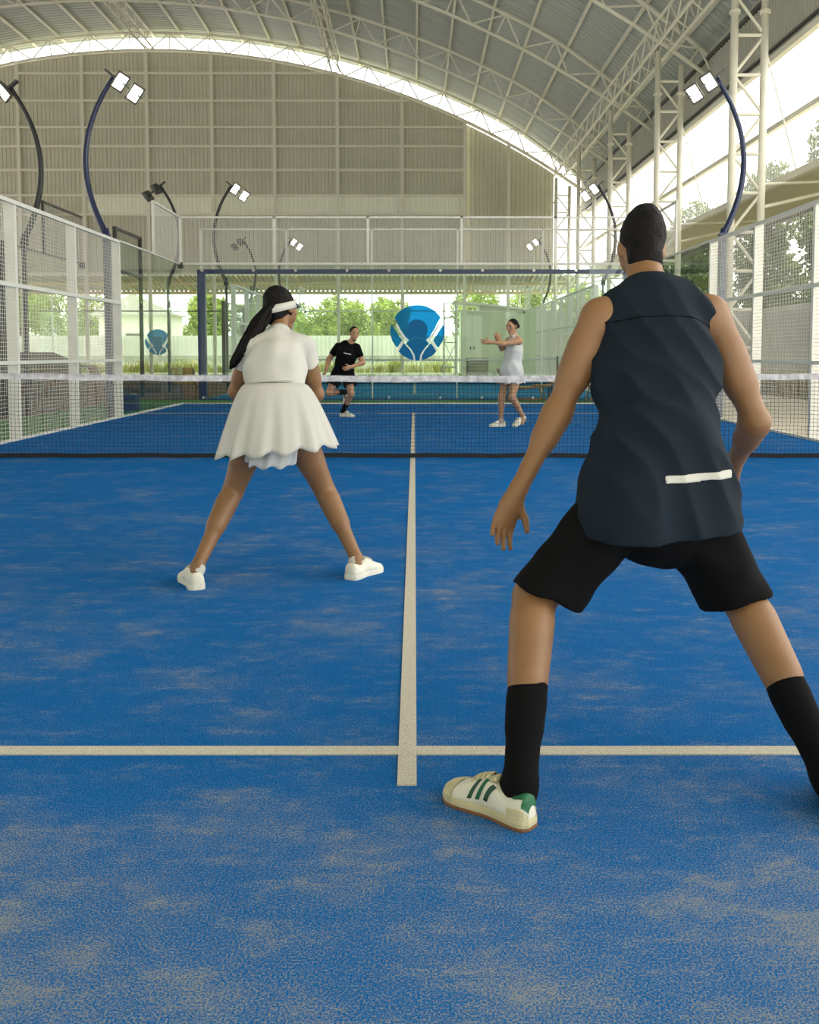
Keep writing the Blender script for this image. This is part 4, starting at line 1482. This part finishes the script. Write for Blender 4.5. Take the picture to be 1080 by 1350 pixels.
# ---- the man in the foreground, seen from behind
def foreground_man():
    root = thing('person', 'man in a navy sleeveless shirt and black shorts seen from behind, feet wide apart', 'person', (.62, 2.2, 0))
    fw = unit(V(.05, 1, 0))
    pel, wai, che = V(.662, 2.43, .70), V(.675, 2.50, .86), V(.695, 2.60, 1.05)
    shl, shr, nk = V(.535, 2.63, 1.205), V(.872, 2.66, 1.215), V(.700, 2.70, 1.262)
    hc, hu, hf = V(.708, 2.835, 1.425), unit(V(.05, .30, 1)), unit(V(.02, 1, -.12))
    elL, wrL = V(.425, 2.63, .940), V(.292, 2.56, .700)
    elR, wrR = V(1.000, 2.63, .905), V(1.000, 2.83, .730)
    hiL, knL, anL = V(.572, 2.44, .700), V(.318, 2.36, .452), V(.250, 2.075, .085)
    hiR, knR, anR = V(.755, 2.46, .700), V(.893, 2.42, .435), V(1.005, 2.13, .085)
    torso = torso_prims(pel, wai, che, shl, shr, nk, fw)
    head = head_prims(hc, hu, hf, .90)
    neck = [cap(nk - V(0, .02, .03), hc - hu * .05 - hf * .02, .058, .054, None, .03)]
    armL = limb(shl, elL, wrL, .054, .037, .025, fw, .046, 'arm')
    armR = limb(shr, elR, wrR, .054, .037, .025, fw, .046, 'arm')
    legL = limb(hiL, knL, anL, .092, .056, .036, V(-.25, -1, .3), .060, 'leg')
    legR = limb(hiR, knR, anR, .092, .056, .036, V(.35, -1, .3), .060, 'leg')
    hL = hand_prims(wrL + unit(wrL - elL) * .01, unit(wrL - elL + V(0, 0, -.05)), V(.9, .45, .1), .35)
    hR = hand_prims(wrR, unit(wrR - elR), V(-.6, 0, .8), -.8)
    feet = [cap(anL - V(0, 0, .02), anL + V(-.07, .06, -.055), .026, .018, None, .02), cap(anR - V(0, 0, .02), anR + V(.06, .07, -.055), .026, .018, None, .02)]
    sdf_obj('body', [(torso + head + neck + armL + armR + legL + legR + feet + hL + hR, [])], SKIN_H, M['skin'], root)
    face_parts(hc, hu, hf, .90, root)
    # hair: short, combed up to a tuft
    l = np.cross(hf, hu)
    hair = [ell(hc + hu * .036 - hf * .020, (l, hf, hu), (.070, .088, .086), .02),
            ell(hc + hu * .096 + hf * .012 + l * .012, (l, hf, hu), (.044, .064, .048), .045),
            ell(hc - hu * .045 - hf * .050, (l, hf, hu), (.054, .044, .055), .03)]
    sdf_obj('hair', [(hair, [(hc + hf * .055 + hu * .03, hf - hu * .5)])], .005, M['hair'], root, fold=folds(.0012, 160, 90, 3))
    # sleeveless shirt
    up = unit(che - pel)
    lat = unit(shr - shl)
    sh = [cap(V(.585, 2.385, .60), V(.742, 2.425, .60), .158, .140, None, .05), cap(V(.588, 2.405, .70), V(.742, 2.435, .70), .150, .138, None, .05),
          cap(V(.60, 2.45, .79), V(.742, 2.455, .79), .122, .122, None, .05),
          cap(V(.665, 2.45, .74), wai, .185, .160, (fw, .72), .05),
          cap(wai, che, .160, .178, (fw, .68), .05),
          cap(che, (shl + shr) / 2 - up * .02, .178, .150, (fw, .66), .05),
          cap(nk - up * .005, shl + lat * .045, .052, .046, None, .04),
          cap(nk - up * .005, shr - lat * .045, .052, .046, None, .04),
          cap((shl + shr) / 2 - lat * .11, (shl + shr) / 2 + lat * .11, .066, None, None, .04)]
    cl = [(V(.66, 2.42, .635), V(.02, .10, -1)), (nk + V(0, .02, .045), unit(V(.02, .30, 1)))]
    arm_cut = [(shl - lat * .012, -lat + up * .34), (shr + lat * .004, lat + up * .20)]
    fo_ = folds(.016, 34, 9, 11)
    fo = lambda x, y, z: np.abs(fo_(x + .5 * (z - 1), y, z)) - .004
    sdf_obj('shirt', [(sh, arm_cut)], .006, M['navy_cloth'], root, clips=cl, fold=fo)
    sdf_obj('hem_strip', [(sh, arm_cut)], .005, M['white_cloth'], root, clips=[(V(.7, 2.4, .790), V(-.05, 0, 1)), (V(.7, 2.4, .768), V(.05, 0, -1)), (V(.640, 0, 0), V(-1, 0, 0)), (V(.835, 0, 0), V(1, 0, 0)), (V(0, 2.45, 0), V(0, 1, 0))], off=.002, fold=fo)
    sdf_obj('yoke_seam', [(sh, arm_cut)], .005, M['black_cloth'], root, clips=[(V(.7, 2.62, 1.174), V(0, .35, 1)), (V(.7, 2.62, 1.1665), V(0, -.35, -1)), (V(0, 2.66, 0), V(0, 1, 0))], off=.0022, fold=fo)
    # shorts
    def leg_cloth(hip, knee, r0, r1, ext):
        d = unit(knee - hip)
        e = hip + (knee - hip) * ext
        return ([cap(hip - d * .02, e + d * .09, r0, r1, None, .03)], [(e, d + V(0, 0, -.75))])
    waist = ([cap(V(.662, 2.43, .76), V(.662, 2.425, .665), .140, .150, (fw, .76), .03)], [])
    sdf_obj('shorts', [waist, leg_cloth(hiL + V(-.01, -.01, -.01), knL + V(.028, 0, -.005), .100, .092, .97), leg_cloth(hiR + V(-.015, -.01, -.01), knR + V(-.012, 0, -.01), .110, .086, .98)], .006, M['black_cloth'], root, fold=folds(.007, 45, 22, 5))
    # socks and shoes
    def sock(kn, an, t, toe):
        d = unit(an - kn)
        p = kn + (an - kn) * t
        bk = unit(V(.15, -1, .3))
        g = [cap(kn + (an - kn) * (t - .1) + bk * .008, kn + (an - kn) * .72, .053, .043, None, .02), cap(kn + (an - kn) * .6, an, .045, .040, None, .02), cap(an, an + V(0, -.012, -.03), .040, .034, None, .02), cap(an - V(0, 0, .02), an + toe, .034, .026, None, .02)]
        return sdf_obj('sock', [(g, [(p, -d)])], .003, M['black_cloth'], root)
    sock(knL, anL, .50, V(-.07, .06, -.05))
    sock(knR, anR, .52, V(.06, .07, -.05))
    # small pale mark woven into the sock
    q = knL + (anL - knL) * .60
    sdf_obj('sock_mark', [([cap(q + V(-.012, -.002, 0), q + V(.0, -.002, -.006), .0505, .050, None, .01)], [])], .004, M['dark_grey'], root, clips=[(q + V(0, 0, .014), V(-.35, 0, 1)), (q + V(0, 0, -.012), V(-.35, 0, -1)), (q + V(.004, 0, 0), V(1, 0, 0)), (q, V(0, 1, 0))])
    shoe(root, (.272, 2.022, 0), (-.745, .667), .250, .094, M['shoe_white'], M['shoe_cream'], detail=True)
    shoe(root, (1.0, 2.02, 0), (.62, .78), .255, .095, M['shoe_white'], M['shoe_cream'], detail=True)
    return root
foreground_man()

# ---- the woman in white with the visor, seen from behind
def foreground_woman():
    root = thing('person', 'woman in a white tennis dress and visor seen from behind, crouching with legs apart', 'person', (-.66, 4.35, 0))
    fw = unit(V(.05, 1, -.1))
    pel, wai, che = V(-.690, 4.43, .775), V(-.700, 4.51, .93), V(-.708, 4.58, 1.02)
    shl, shr, nk = V(-.850, 4.65, 1.115), V(-.572, 4.68, 1.13), V(-.708, 4.70, 1.185)
    hc, hu, hf = V(-.716, 4.85, 1.335), unit(V(.03, .28, 1)), unit(V(.50, .866, -.08))
    elL, wrL = V(-.940, 4.72, .900), V(-.850, 4.90, .82)
    elR, wrR = V(-.520, 4.76, .885), V(-.62, 4.93, .82)
    hiL, knL, anL = V(-.775, 4.44, .755), V(-.912, 4.47, .405), V(-1.030, 4.215, .095)
    hiR, knR, anR = V(-.605, 4.44, .755), V(-.452, 4.53, .395), V(-.290, 4.385, .095)
    torso = torso_prims(pel, wai, che, shl, shr, nk, fw, 1.0, True)
    head = head_prims(hc, hu, hf, .97)
    neck = [cap(nk - V(0, .02, .03), hc - hu * .05 - unit(V(.1, 1, 0)) * .01, .046, .044, None, .03)]
    armL = limb(shl, elL, wrL, .045, .036, .024, fw, .042, 'arm')
    armR = limb(shr, elR, wrR, .045, .036, .024, fw, .042, 'arm')
    legL = limb(hiL, knL, anL, .092, .052, .030, V(-.25, -1, .2), .056, 'leg')
    legR = limb(hiR, knR, anR, .092, .052, .030, V(.25, -1, .2), .056, 'leg')
    hL = hand_prims(wrL, unit(wrL - elL), V(.3, .3, 1), .9, .92)
    hR = hand_prims(wrR, unit(wrR - elR), V(-.3, .3, 1), -.9, .92)
    feet = [cap(anL - V(0, 0, .02), anL + V(-.04, .09, -.055), .030, .022, None, .02), cap(anR - V(0, 0, .02), anR + V(.04, .09, -.055), .030, .022, None, .02)]
    sdf_obj('body', [(torso + head + neck + armL + armR + legL + legR + feet + hL + hR, [])], SKIN_H, M['skin'], root)
    face_parts(hc, hu, hf, .97, root)
    l = np.cross(hf, hu)
    hair = [ell(hc + hu * .030 - hf * .022, (l, hf, hu), (.079, .095, .092), .02), ell(hc - hu * .03 - hf * .06, (l, hf, hu), (.060, .050, .065), .03)]
    sdf_obj('hair', [(hair, [(hc + hf * .045 + hu * .03, hf - hu * .45)])], .005, M['hair'], root, fold=folds(.002, 170, 60, 4))
    # long ponytail swinging down to the left
    r = np.random.default_rng(5)
    b = MB()
    main = [hc - hf * .085 + hu * .01, V(-.800, 4.76, 1.300), V(-.828, 4.70, 1.225), V(-.865, 4.65, 1.145), V(-.905, 4.61, 1.075), V(-.930, 4.59, 1.020)]
    wid = [.050, .060, .062, .056, .042, .016]
    for i in range(170):
        a, q = r.uniform(0, 6.28), r.uniform(.15, 1) ** .5
        ph = r.uniform(0, 6.28)
        pts = []
        e = r.uniform(.80, 1.0)
        for j in range(12):
            t = j / 11 * 5 * e
            k = min(4, int(t)); fr_ = t - k
            p = main[k] * (1 - fr_) + main[k + 1] * fr_
            w = wid[k] * (1 - fr_) + wid[k + 1] * fr_
            pts.append(p + V(math.cos(a) * .9, math.sin(a), math.cos(a) * .45) * w * q + V(1, 0, .5) * .005 * math.sin(j * .9 + ph))
        b.tube(pts, [.0085] * 9 + [.006, .004, .0015], 5)
    b.build('ponytail', M['hair'], root, True)
    # visor: strap round the head and a brim in front
    ax = (l, hf, unit(hu - hf * .05))
    band('visor_strap', hc + hu * .010 - hf * .020, ax, .083, .099, .042, .005, M['white_cloth'], root, 40, -72, 160, .030)
    rings = []
    for rr, dz in ((0, 0), (.038, -.010), (.038, -.014), (0, -.006)):
        rings.append([hc + hu * (.030 + dz) - hf * .02 + l * (.084 + rr * .35) * math.cos(math.radians(a)) + hf * (.100 + rr) * math.sin(math.radians(a)) for a in range(20, 161, 7)])
    rings.append(rings[0])
    MB().loft(rings, cap=False, closed=False).build('visor_brim', M['white_cloth'], root, True)
    # short sleeved top
    up = unit(che - pel)
    lat = unit(shr - shl)
    sh = [cap(wai - up * .05, che, .142, .150, (fw, .74), .05),
          cap(che, (shl + shr) / 2 - up * .02, .150, .122, (fw, .72), .05),
          cap(nk - up * .012, shl, .045, .052, None, .04), cap(nk - up * .012, shr, .045, .052, None, .04),
          cap((shl + shr) / 2 - lat * .1, (shl + shr) / 2 + lat * .1, .062, None, None, .04)]
    def sleeve(s, e):
        d = unit(e - s)
        return ([cap(s - d * .01, s + d * .16, .056, .060, None, .03)], [(s + d * .105, d)])
    fo = folds(.006, 50, 16, 21)
    sdf_obj('shirt', [(sh, [(wai - up * .03, -up), (nk + V(0, .02, .03), unit(V(0, .35, 1)))]), sleeve(shl, elL), sleeve(shr, elR)], .006, M['white_cloth'], root, fold=fo)
    nd = unit(hc - hu * .08 - nk)
    band('collar', nk + nd * .012, (lat, np.cross(nd, lat) * -1, nd), .058, .058, .045, .006, M['white_cloth'], root)
    # flared skirt with a loose ruffled hem, plus the shorter frill showing between the legs
    def skirt(name, tops, c1, rx1, ry1, lobes, amp, tilt, bell, seed, m, flop=0.0):
        rr = np.random.default_rng(seed)
        ph = rr.uniform(0, 6.28, 4)
        c0, rx0, ry0 = tops
        N, K = 96, 16
        def ring(t, ins):
            pts = []
            e = t ** bell
            cc = c0 * (1 - t) + c1 * t
            for i in range(N):
                a = 2 * math.pi * i / N
                wv = amp * t ** 1.5 * (math.sin(lobes * a + ph[0]) + .5 * math.sin((lobes * 2 - 3) * a + ph[1] + 2 * t) + .4 * math.sin(5 * a + ph[2]))
                rx, ry = rx0 + (rx1 - rx0) * e + wv - ins, ry0 + (ry1 - ry0) * e + wv - ins
                pts.append(cc + V(rx * math.cos(a), ry * math.sin(a), t * (tilt * math.cos(a) + flop * math.sin(a)) + amp * .8 * t * t * math.sin(lobes * a + ph[3])))
            return pts
        rs = [ring(k / K, 0) for k in range(K + 1)] + [ring(k / K, .005) for k in range(K, -1, -1)]
        return MB().loft(rs).build(name, m, root, True)
    top = (V(-.700, 4.50, .955), .138, .112)
    skirt('skirt', top, V(-.676, 4.41, .625), .292, .235, 13, .016, .030, .60, 31, M['white_cloth'])
    skirt('skirt_lining', (V(-.695, 4.49, .88), .150, .125), V(-.700, 4.37, .575), .120, .135, 9, .012, 0, .8, 33, M['pale_cloth'], .02)
    band('waist_seam', V(-.700, 4.503, .955), (lat, fw, up), .1385, .1125, .008, .004, M['white_cloth'], root)
    shoe(root, (-1.010, 4.125, 0), (-.42, .91), .25, .108, M['shoe_white'], M['shoe_white'])
    shoe(root, (-.318, 4.310, 0), (.52, .86), .25, .108, M['shoe_white'], M['shoe_white'])
    for kn, an in ((knL, anL), (knR, anR)):
        d = unit(an - kn)
        sdf_obj('sock', [([cap(an - d * .05, an + V(0, -.005, -.02), .038, .036, None, .02)], [(an - d * .005, -d)])], .006, M['white_cloth'], root)
    return root
foreground_woman()

# ---- the man in black running on the far side of the net
def running_man():
    root = thing('person', 'man in black shirt and shorts running beyond the net, one leg lifted behind', 'person', (-1.2, 15.4, 0))
    fw = unit(V(.35, -1, 0))
    Y = 15.4
    pel, wai, che = V(-1.225, Y, .80), V(-1.20, Y, .95), V(-1.155, Y - .04, 1.07)
    shr, shl = V(-1.315, Y + .05, 1.205), V(-.985, Y - .04, 1.19)        # viewer's left is his right
    nk = V(-1.095, Y - .03, 1.27)
    hc, hu, hf = V(-1.025, Y - .08, 1.425), unit(V(.12, -.12, 1)), unit(V(.40, -1, -.05))
    elR, wrR = V(-1.475, Y + .06, .985), V(-1.50, Y - .12, .82)
    elL, wrL = V(-.885, Y - .03, .935), V(-1.085, Y - .18, .860)
    hiR, knR, anR = V(-1.31, Y, .765), V(-1.46, Y - .10, .42), V(-1.215, Y + .24, .42)
    hiL, knL, anL = V(-1.145, Y, .765), V(-1.075, Y - .14, .405), V(-1.235, Y + .06, .10)
    torso = torso_prims(pel, wai, che, shr, shl, nk, fw)
    head = head_prims(hc, hu, hf, 1.0)
    neck = [cap(nk - V(0, 0, .03), hc - hu * .05, .056, .052, None, .03)]
    parts = torso + head + neck + limb(shr, elR, wrR, .054, .040, .027, fw, .048, 'arm') + limb(shl, elL, wrL, .054, .040, .027, fw, .048, 'arm')
    parts += limb(hiR, knR, anR, .090, .055, .036, V(-.3, 1, 0), .052, 'leg') + limb(hiL, knL, anL, .090, .055, .036, V(-.3, 1, 0), .052, 'leg')
    parts += hand_prims(wrR, unit(wrR - elR), V(.4, -.6, .4), .6) + hand_prims(wrL, unit(wrL - elL), V(0, -.3, 1), .7)
    parts += [cap(anL - V(0, 0, .02), anL + V(.1, -.05, -.06), .03, .022, None, .02), cap(anR, anR + V(0, .06, -.11), .028, .02, None, .02)]
    sdf_obj('body', [(parts, [])], .007, M['skin_fair'], root)
    face_parts(hc, hu, hf, 1.0, root)
    l = np.cross(hf, hu)
    sdf_obj('hair', [([ell(hc + hu * .036 - hf * .022, (l, hf, hu), (.077, .095, .090), .02)], [(hc + hf * .062 + hu * .052, hf - hu * .5)])], .006, M['hair'], root, fold=folds(.002, 160, 90, 3))
    sdf_obj('beard', [([cap(hc + hf * .058 - hu * .085, hc + hf * .062 - hu * .098, .030, .026, None, .02)], [(hc - hu * .066, hu)])], .006, M['hair'], root)
    up = unit(che - pel)
    lat = unit(shl - shr)
    sm = (shl + shr) / 2
    sh = [cap(pel - up * .02, wai, .168, .150, (fw, .74), .05), cap(wai, che, .150, .176, (fw, .70), .05), cap(che, sm - up * .02, .176, .140, (fw, .70), .05),
          cap(nk - up * .015, shr, .052, .062, None, .04), cap(nk - up * .015, shl, .052, .062, None, .04)]
    def sleeve(s, e):
        d = unit(e - s)
        return ([cap(s - d * .01, s + d * .22, .066, .062, None, .03)], [(s + d * .17, d)])
    fo = folds(.006, 42, 14, 41)
    clipn = [(nk + V(0, 0, .03), up)]
    sdf_obj('shirt', [(sh, clipn + [(pel - up * .03, -up)]), sleeve(shr, elR), sleeve(shl, elL)], .008, M['black_cloth'], root, fold=fo)
    cx = sm - up * .10 + lat * .085
    sdf_obj('chest_print', [(sh, [])], .006, M['white_cloth'], root, clips=[(cx + up * .009, up), (cx - up * .009, -up), (cx + lat * .055, lat), (cx - lat * .055, -lat), (cx, -fw)], off=.004, fold=fo)
    def leg_cloth(hip, knee, r0, r1, ext):
        d = unit(knee - hip)
        e = hip + (knee - hip) * ext
        return ([cap(hip - d * .02, e + d * .05, r0, r1, None, .03)], [(e, d)])
    sdf_obj('shorts', [([cap(pel + up * .03, pel - up * .05, .150, .158, (fw, .8), .03)], []), leg_cloth(hiR, knR, .112, .112, .62), leg_cloth(hiL, knL, .112, .112, .62)], .008, M['black_cloth'], root, fold=folds(.006, 45, 22, 5))
    for kn, an, t in ((knL, anL, .55), (knR, anR, .55)):
        d = unit(an - kn)
        sdf_obj('sock', [([cap(kn + (an - kn) * (t - .1), an, .050, .042, None, .02), cap(an, an + d * .02, .042, .04, None, .02)], [(kn + (an - kn) * t, -d)])], .007, M['black_cloth'], root)
    shoe(root, (-1.285, Y + .09, 0), (.9, -.45), .28, .10, M['shoe_white'], M['shoe_white'])
    shoe(root, (-1.215, Y + .08, .17), (0, 1), .28, .10, M['shoe_white'], M['shoe_white'], 1.1)
    return root
running_man()

# ---- the woman in the white dress on the far side
def pointing_woman():
    root = thing('person', 'woman in a sleeveless white dress beyond the net, smiling with one arm held out', 'person', (1.45, 13.4, 0))
    Y = 13.4
    fw = unit(V(-.75, -.66, 0))
    pel, wai, che = V(1.445, Y, .84), V(1.455, Y + .01, 1.00), V(1.475, Y + .01, 1.13)
    shl, shr = V(1.545, Y - .10, 1.275), V(1.415, Y + .14, 1.285)        # her left is nearest the camera
    nk = V(1.475, Y + .01, 1.335)
    hc, hu, hf = V(1.445, Y - .02, 1.485), unit(V(-.12, -.03, 1)), unit(V(-.74, -.67, -.05))
    elL, wrL = V(1.300, Y - .20, 1.235), V(1.105, Y - .24, 1.255)
    elR, wrR = V(1.30, Y + .04, 1.16), V(1.235, Y - .12, 1.285)
    hiL, knL, anL = V(1.505, Y - .05, .80), V(1.435, Y - .16, .445), V(1.625, Y - .05, .13)
    hiR, knR, anR = V(1.395, Y + .06, .80), V(1.290, Y - .03, .440), V(1.292, Y + .02, .095)
    torso = torso_prims(pel, wai, che, shr, shl, nk, fw, .96, True)
    head = head_prims(hc, hu, hf, .97)
    neck = [cap(nk - V(0, 0, .03), hc - hu * .05, .045, .043, None, .03)]
    parts = torso + head + neck + limb(shl, elL, wrL, .043, .034, .023, fw, .040, 'arm') + limb(shr, elR, wrR, .043, .034, .023, fw, .040, 'arm')
    parts += limb(hiL, knL, anL, .086, .050, .033, -fw, .047, 'leg') + limb(hiR, knR, anR, .086, .050, .033, -fw, .047, 'leg')
    parts += hand_prims(wrL, unit(V(-1, -.1, .05)), V(.1, -.2, 1), .15, .95) + hand_prims(wrR, unit(V(-.3, -.5, .6)), V(1, 0, .3), .8, .95)
    parts += [cap(anL, anL + V(-.03, -.05, -.08), .03, .022, None, .02), cap(anR - V(0, 0, .02), anR + V(-.09, -.04, -.06), .03, .022, None, .02)]
    sdf_obj('body', [(parts, [])], .0065, M['skin_fair'], root)
    face_parts(hc, hu, hf, .97, root, True)
    l = np.cross(hf, hu)
    sdf_obj('hair', [([ell(hc + hu * .032 - hf * .022, (l, hf, hu), (.077, .095, .090), .02), ell(hc - hf * .115 + hu * .01, (l, hf, hu), (.040, .036, .040), .02)], [(hc + hf * .058 + hu * .055, hf - hu * .5)])], .006, M['hair'], root, fold=folds(.0015, 160, 60, 3))
    up = unit(che - pel)
    lat = unit(shl - shr)
    sm = (shl + shr) / 2
    dr = [cap(wai - up * .02, che, .125, .142, (fw, .80), .05), cap(che, sm - up * .02, .142, .112, (fw, .74), .05),
          cap(V(1.437, Y, .70), wai, .178, .135, (fw, .90), .05), cap(pel - lat * .05, pel + lat * .05, .142, None, None, .05), cap(nk - up * .01, sm - lat * .09, .045, .040, None, .04), cap(nk - up * .01, sm + lat * .09, .045, .040, None, .04)]
    sdf_obj('dress', [(dr, [(V(1.437, Y, .705), V(0, 0, -1)), (nk + V(0, 0, .028), up)])], .007, M['pale_cloth'], root, fold=folds(.006, 46, 12, 51))
    N = 72
    def ring(t, ins):
        r = .155 + .055 * t
        return [V(1.437 + (r - ins + .012 * t * math.sin(9 * a)) * math.cos(a), Y + (r * .92 - ins + .012 * t * math.sin(9 * a)) * math.sin(a), .735 - .085 * t + .01 * t * math.sin(7 * a)) for a in np.linspace(0, 2 * math.pi, N, endpoint=False)]
    MB().loft([ring(t, 0) for t in (0, .3, .6, 1)] + [ring(t, .005) for t in (1, .6, .3, 0)]).build('hem_frill', M['pale_cloth'], root, True)
    nd = unit(hc - hu * .08 - nk)
    band('collar', nk + nd * .018, (lat, fw, nd), .054, .054, .040, .006, M['pale_cloth'], root)
    shoe(root, (1.355, Y + .045, 0), (-.93, -.36), .255, .098, M['shoe_white'], M['shoe_white'])
    shoe(root, (1.655, Y + .02, 0), (-.75, -.66), .255, .098, M['shoe_white'], M['shoe_white'], .42)
    for kn, an in ((knL, anL), (knR, anR)):
        d = unit(an - kn)
        sdf_obj('sock', [([cap(an - d * .05, an + d * .01, .040, .038, None, .02)], [(an - d * .03, -d)])], .007, M['white_cloth'], root)
    return root
pointing_woman()
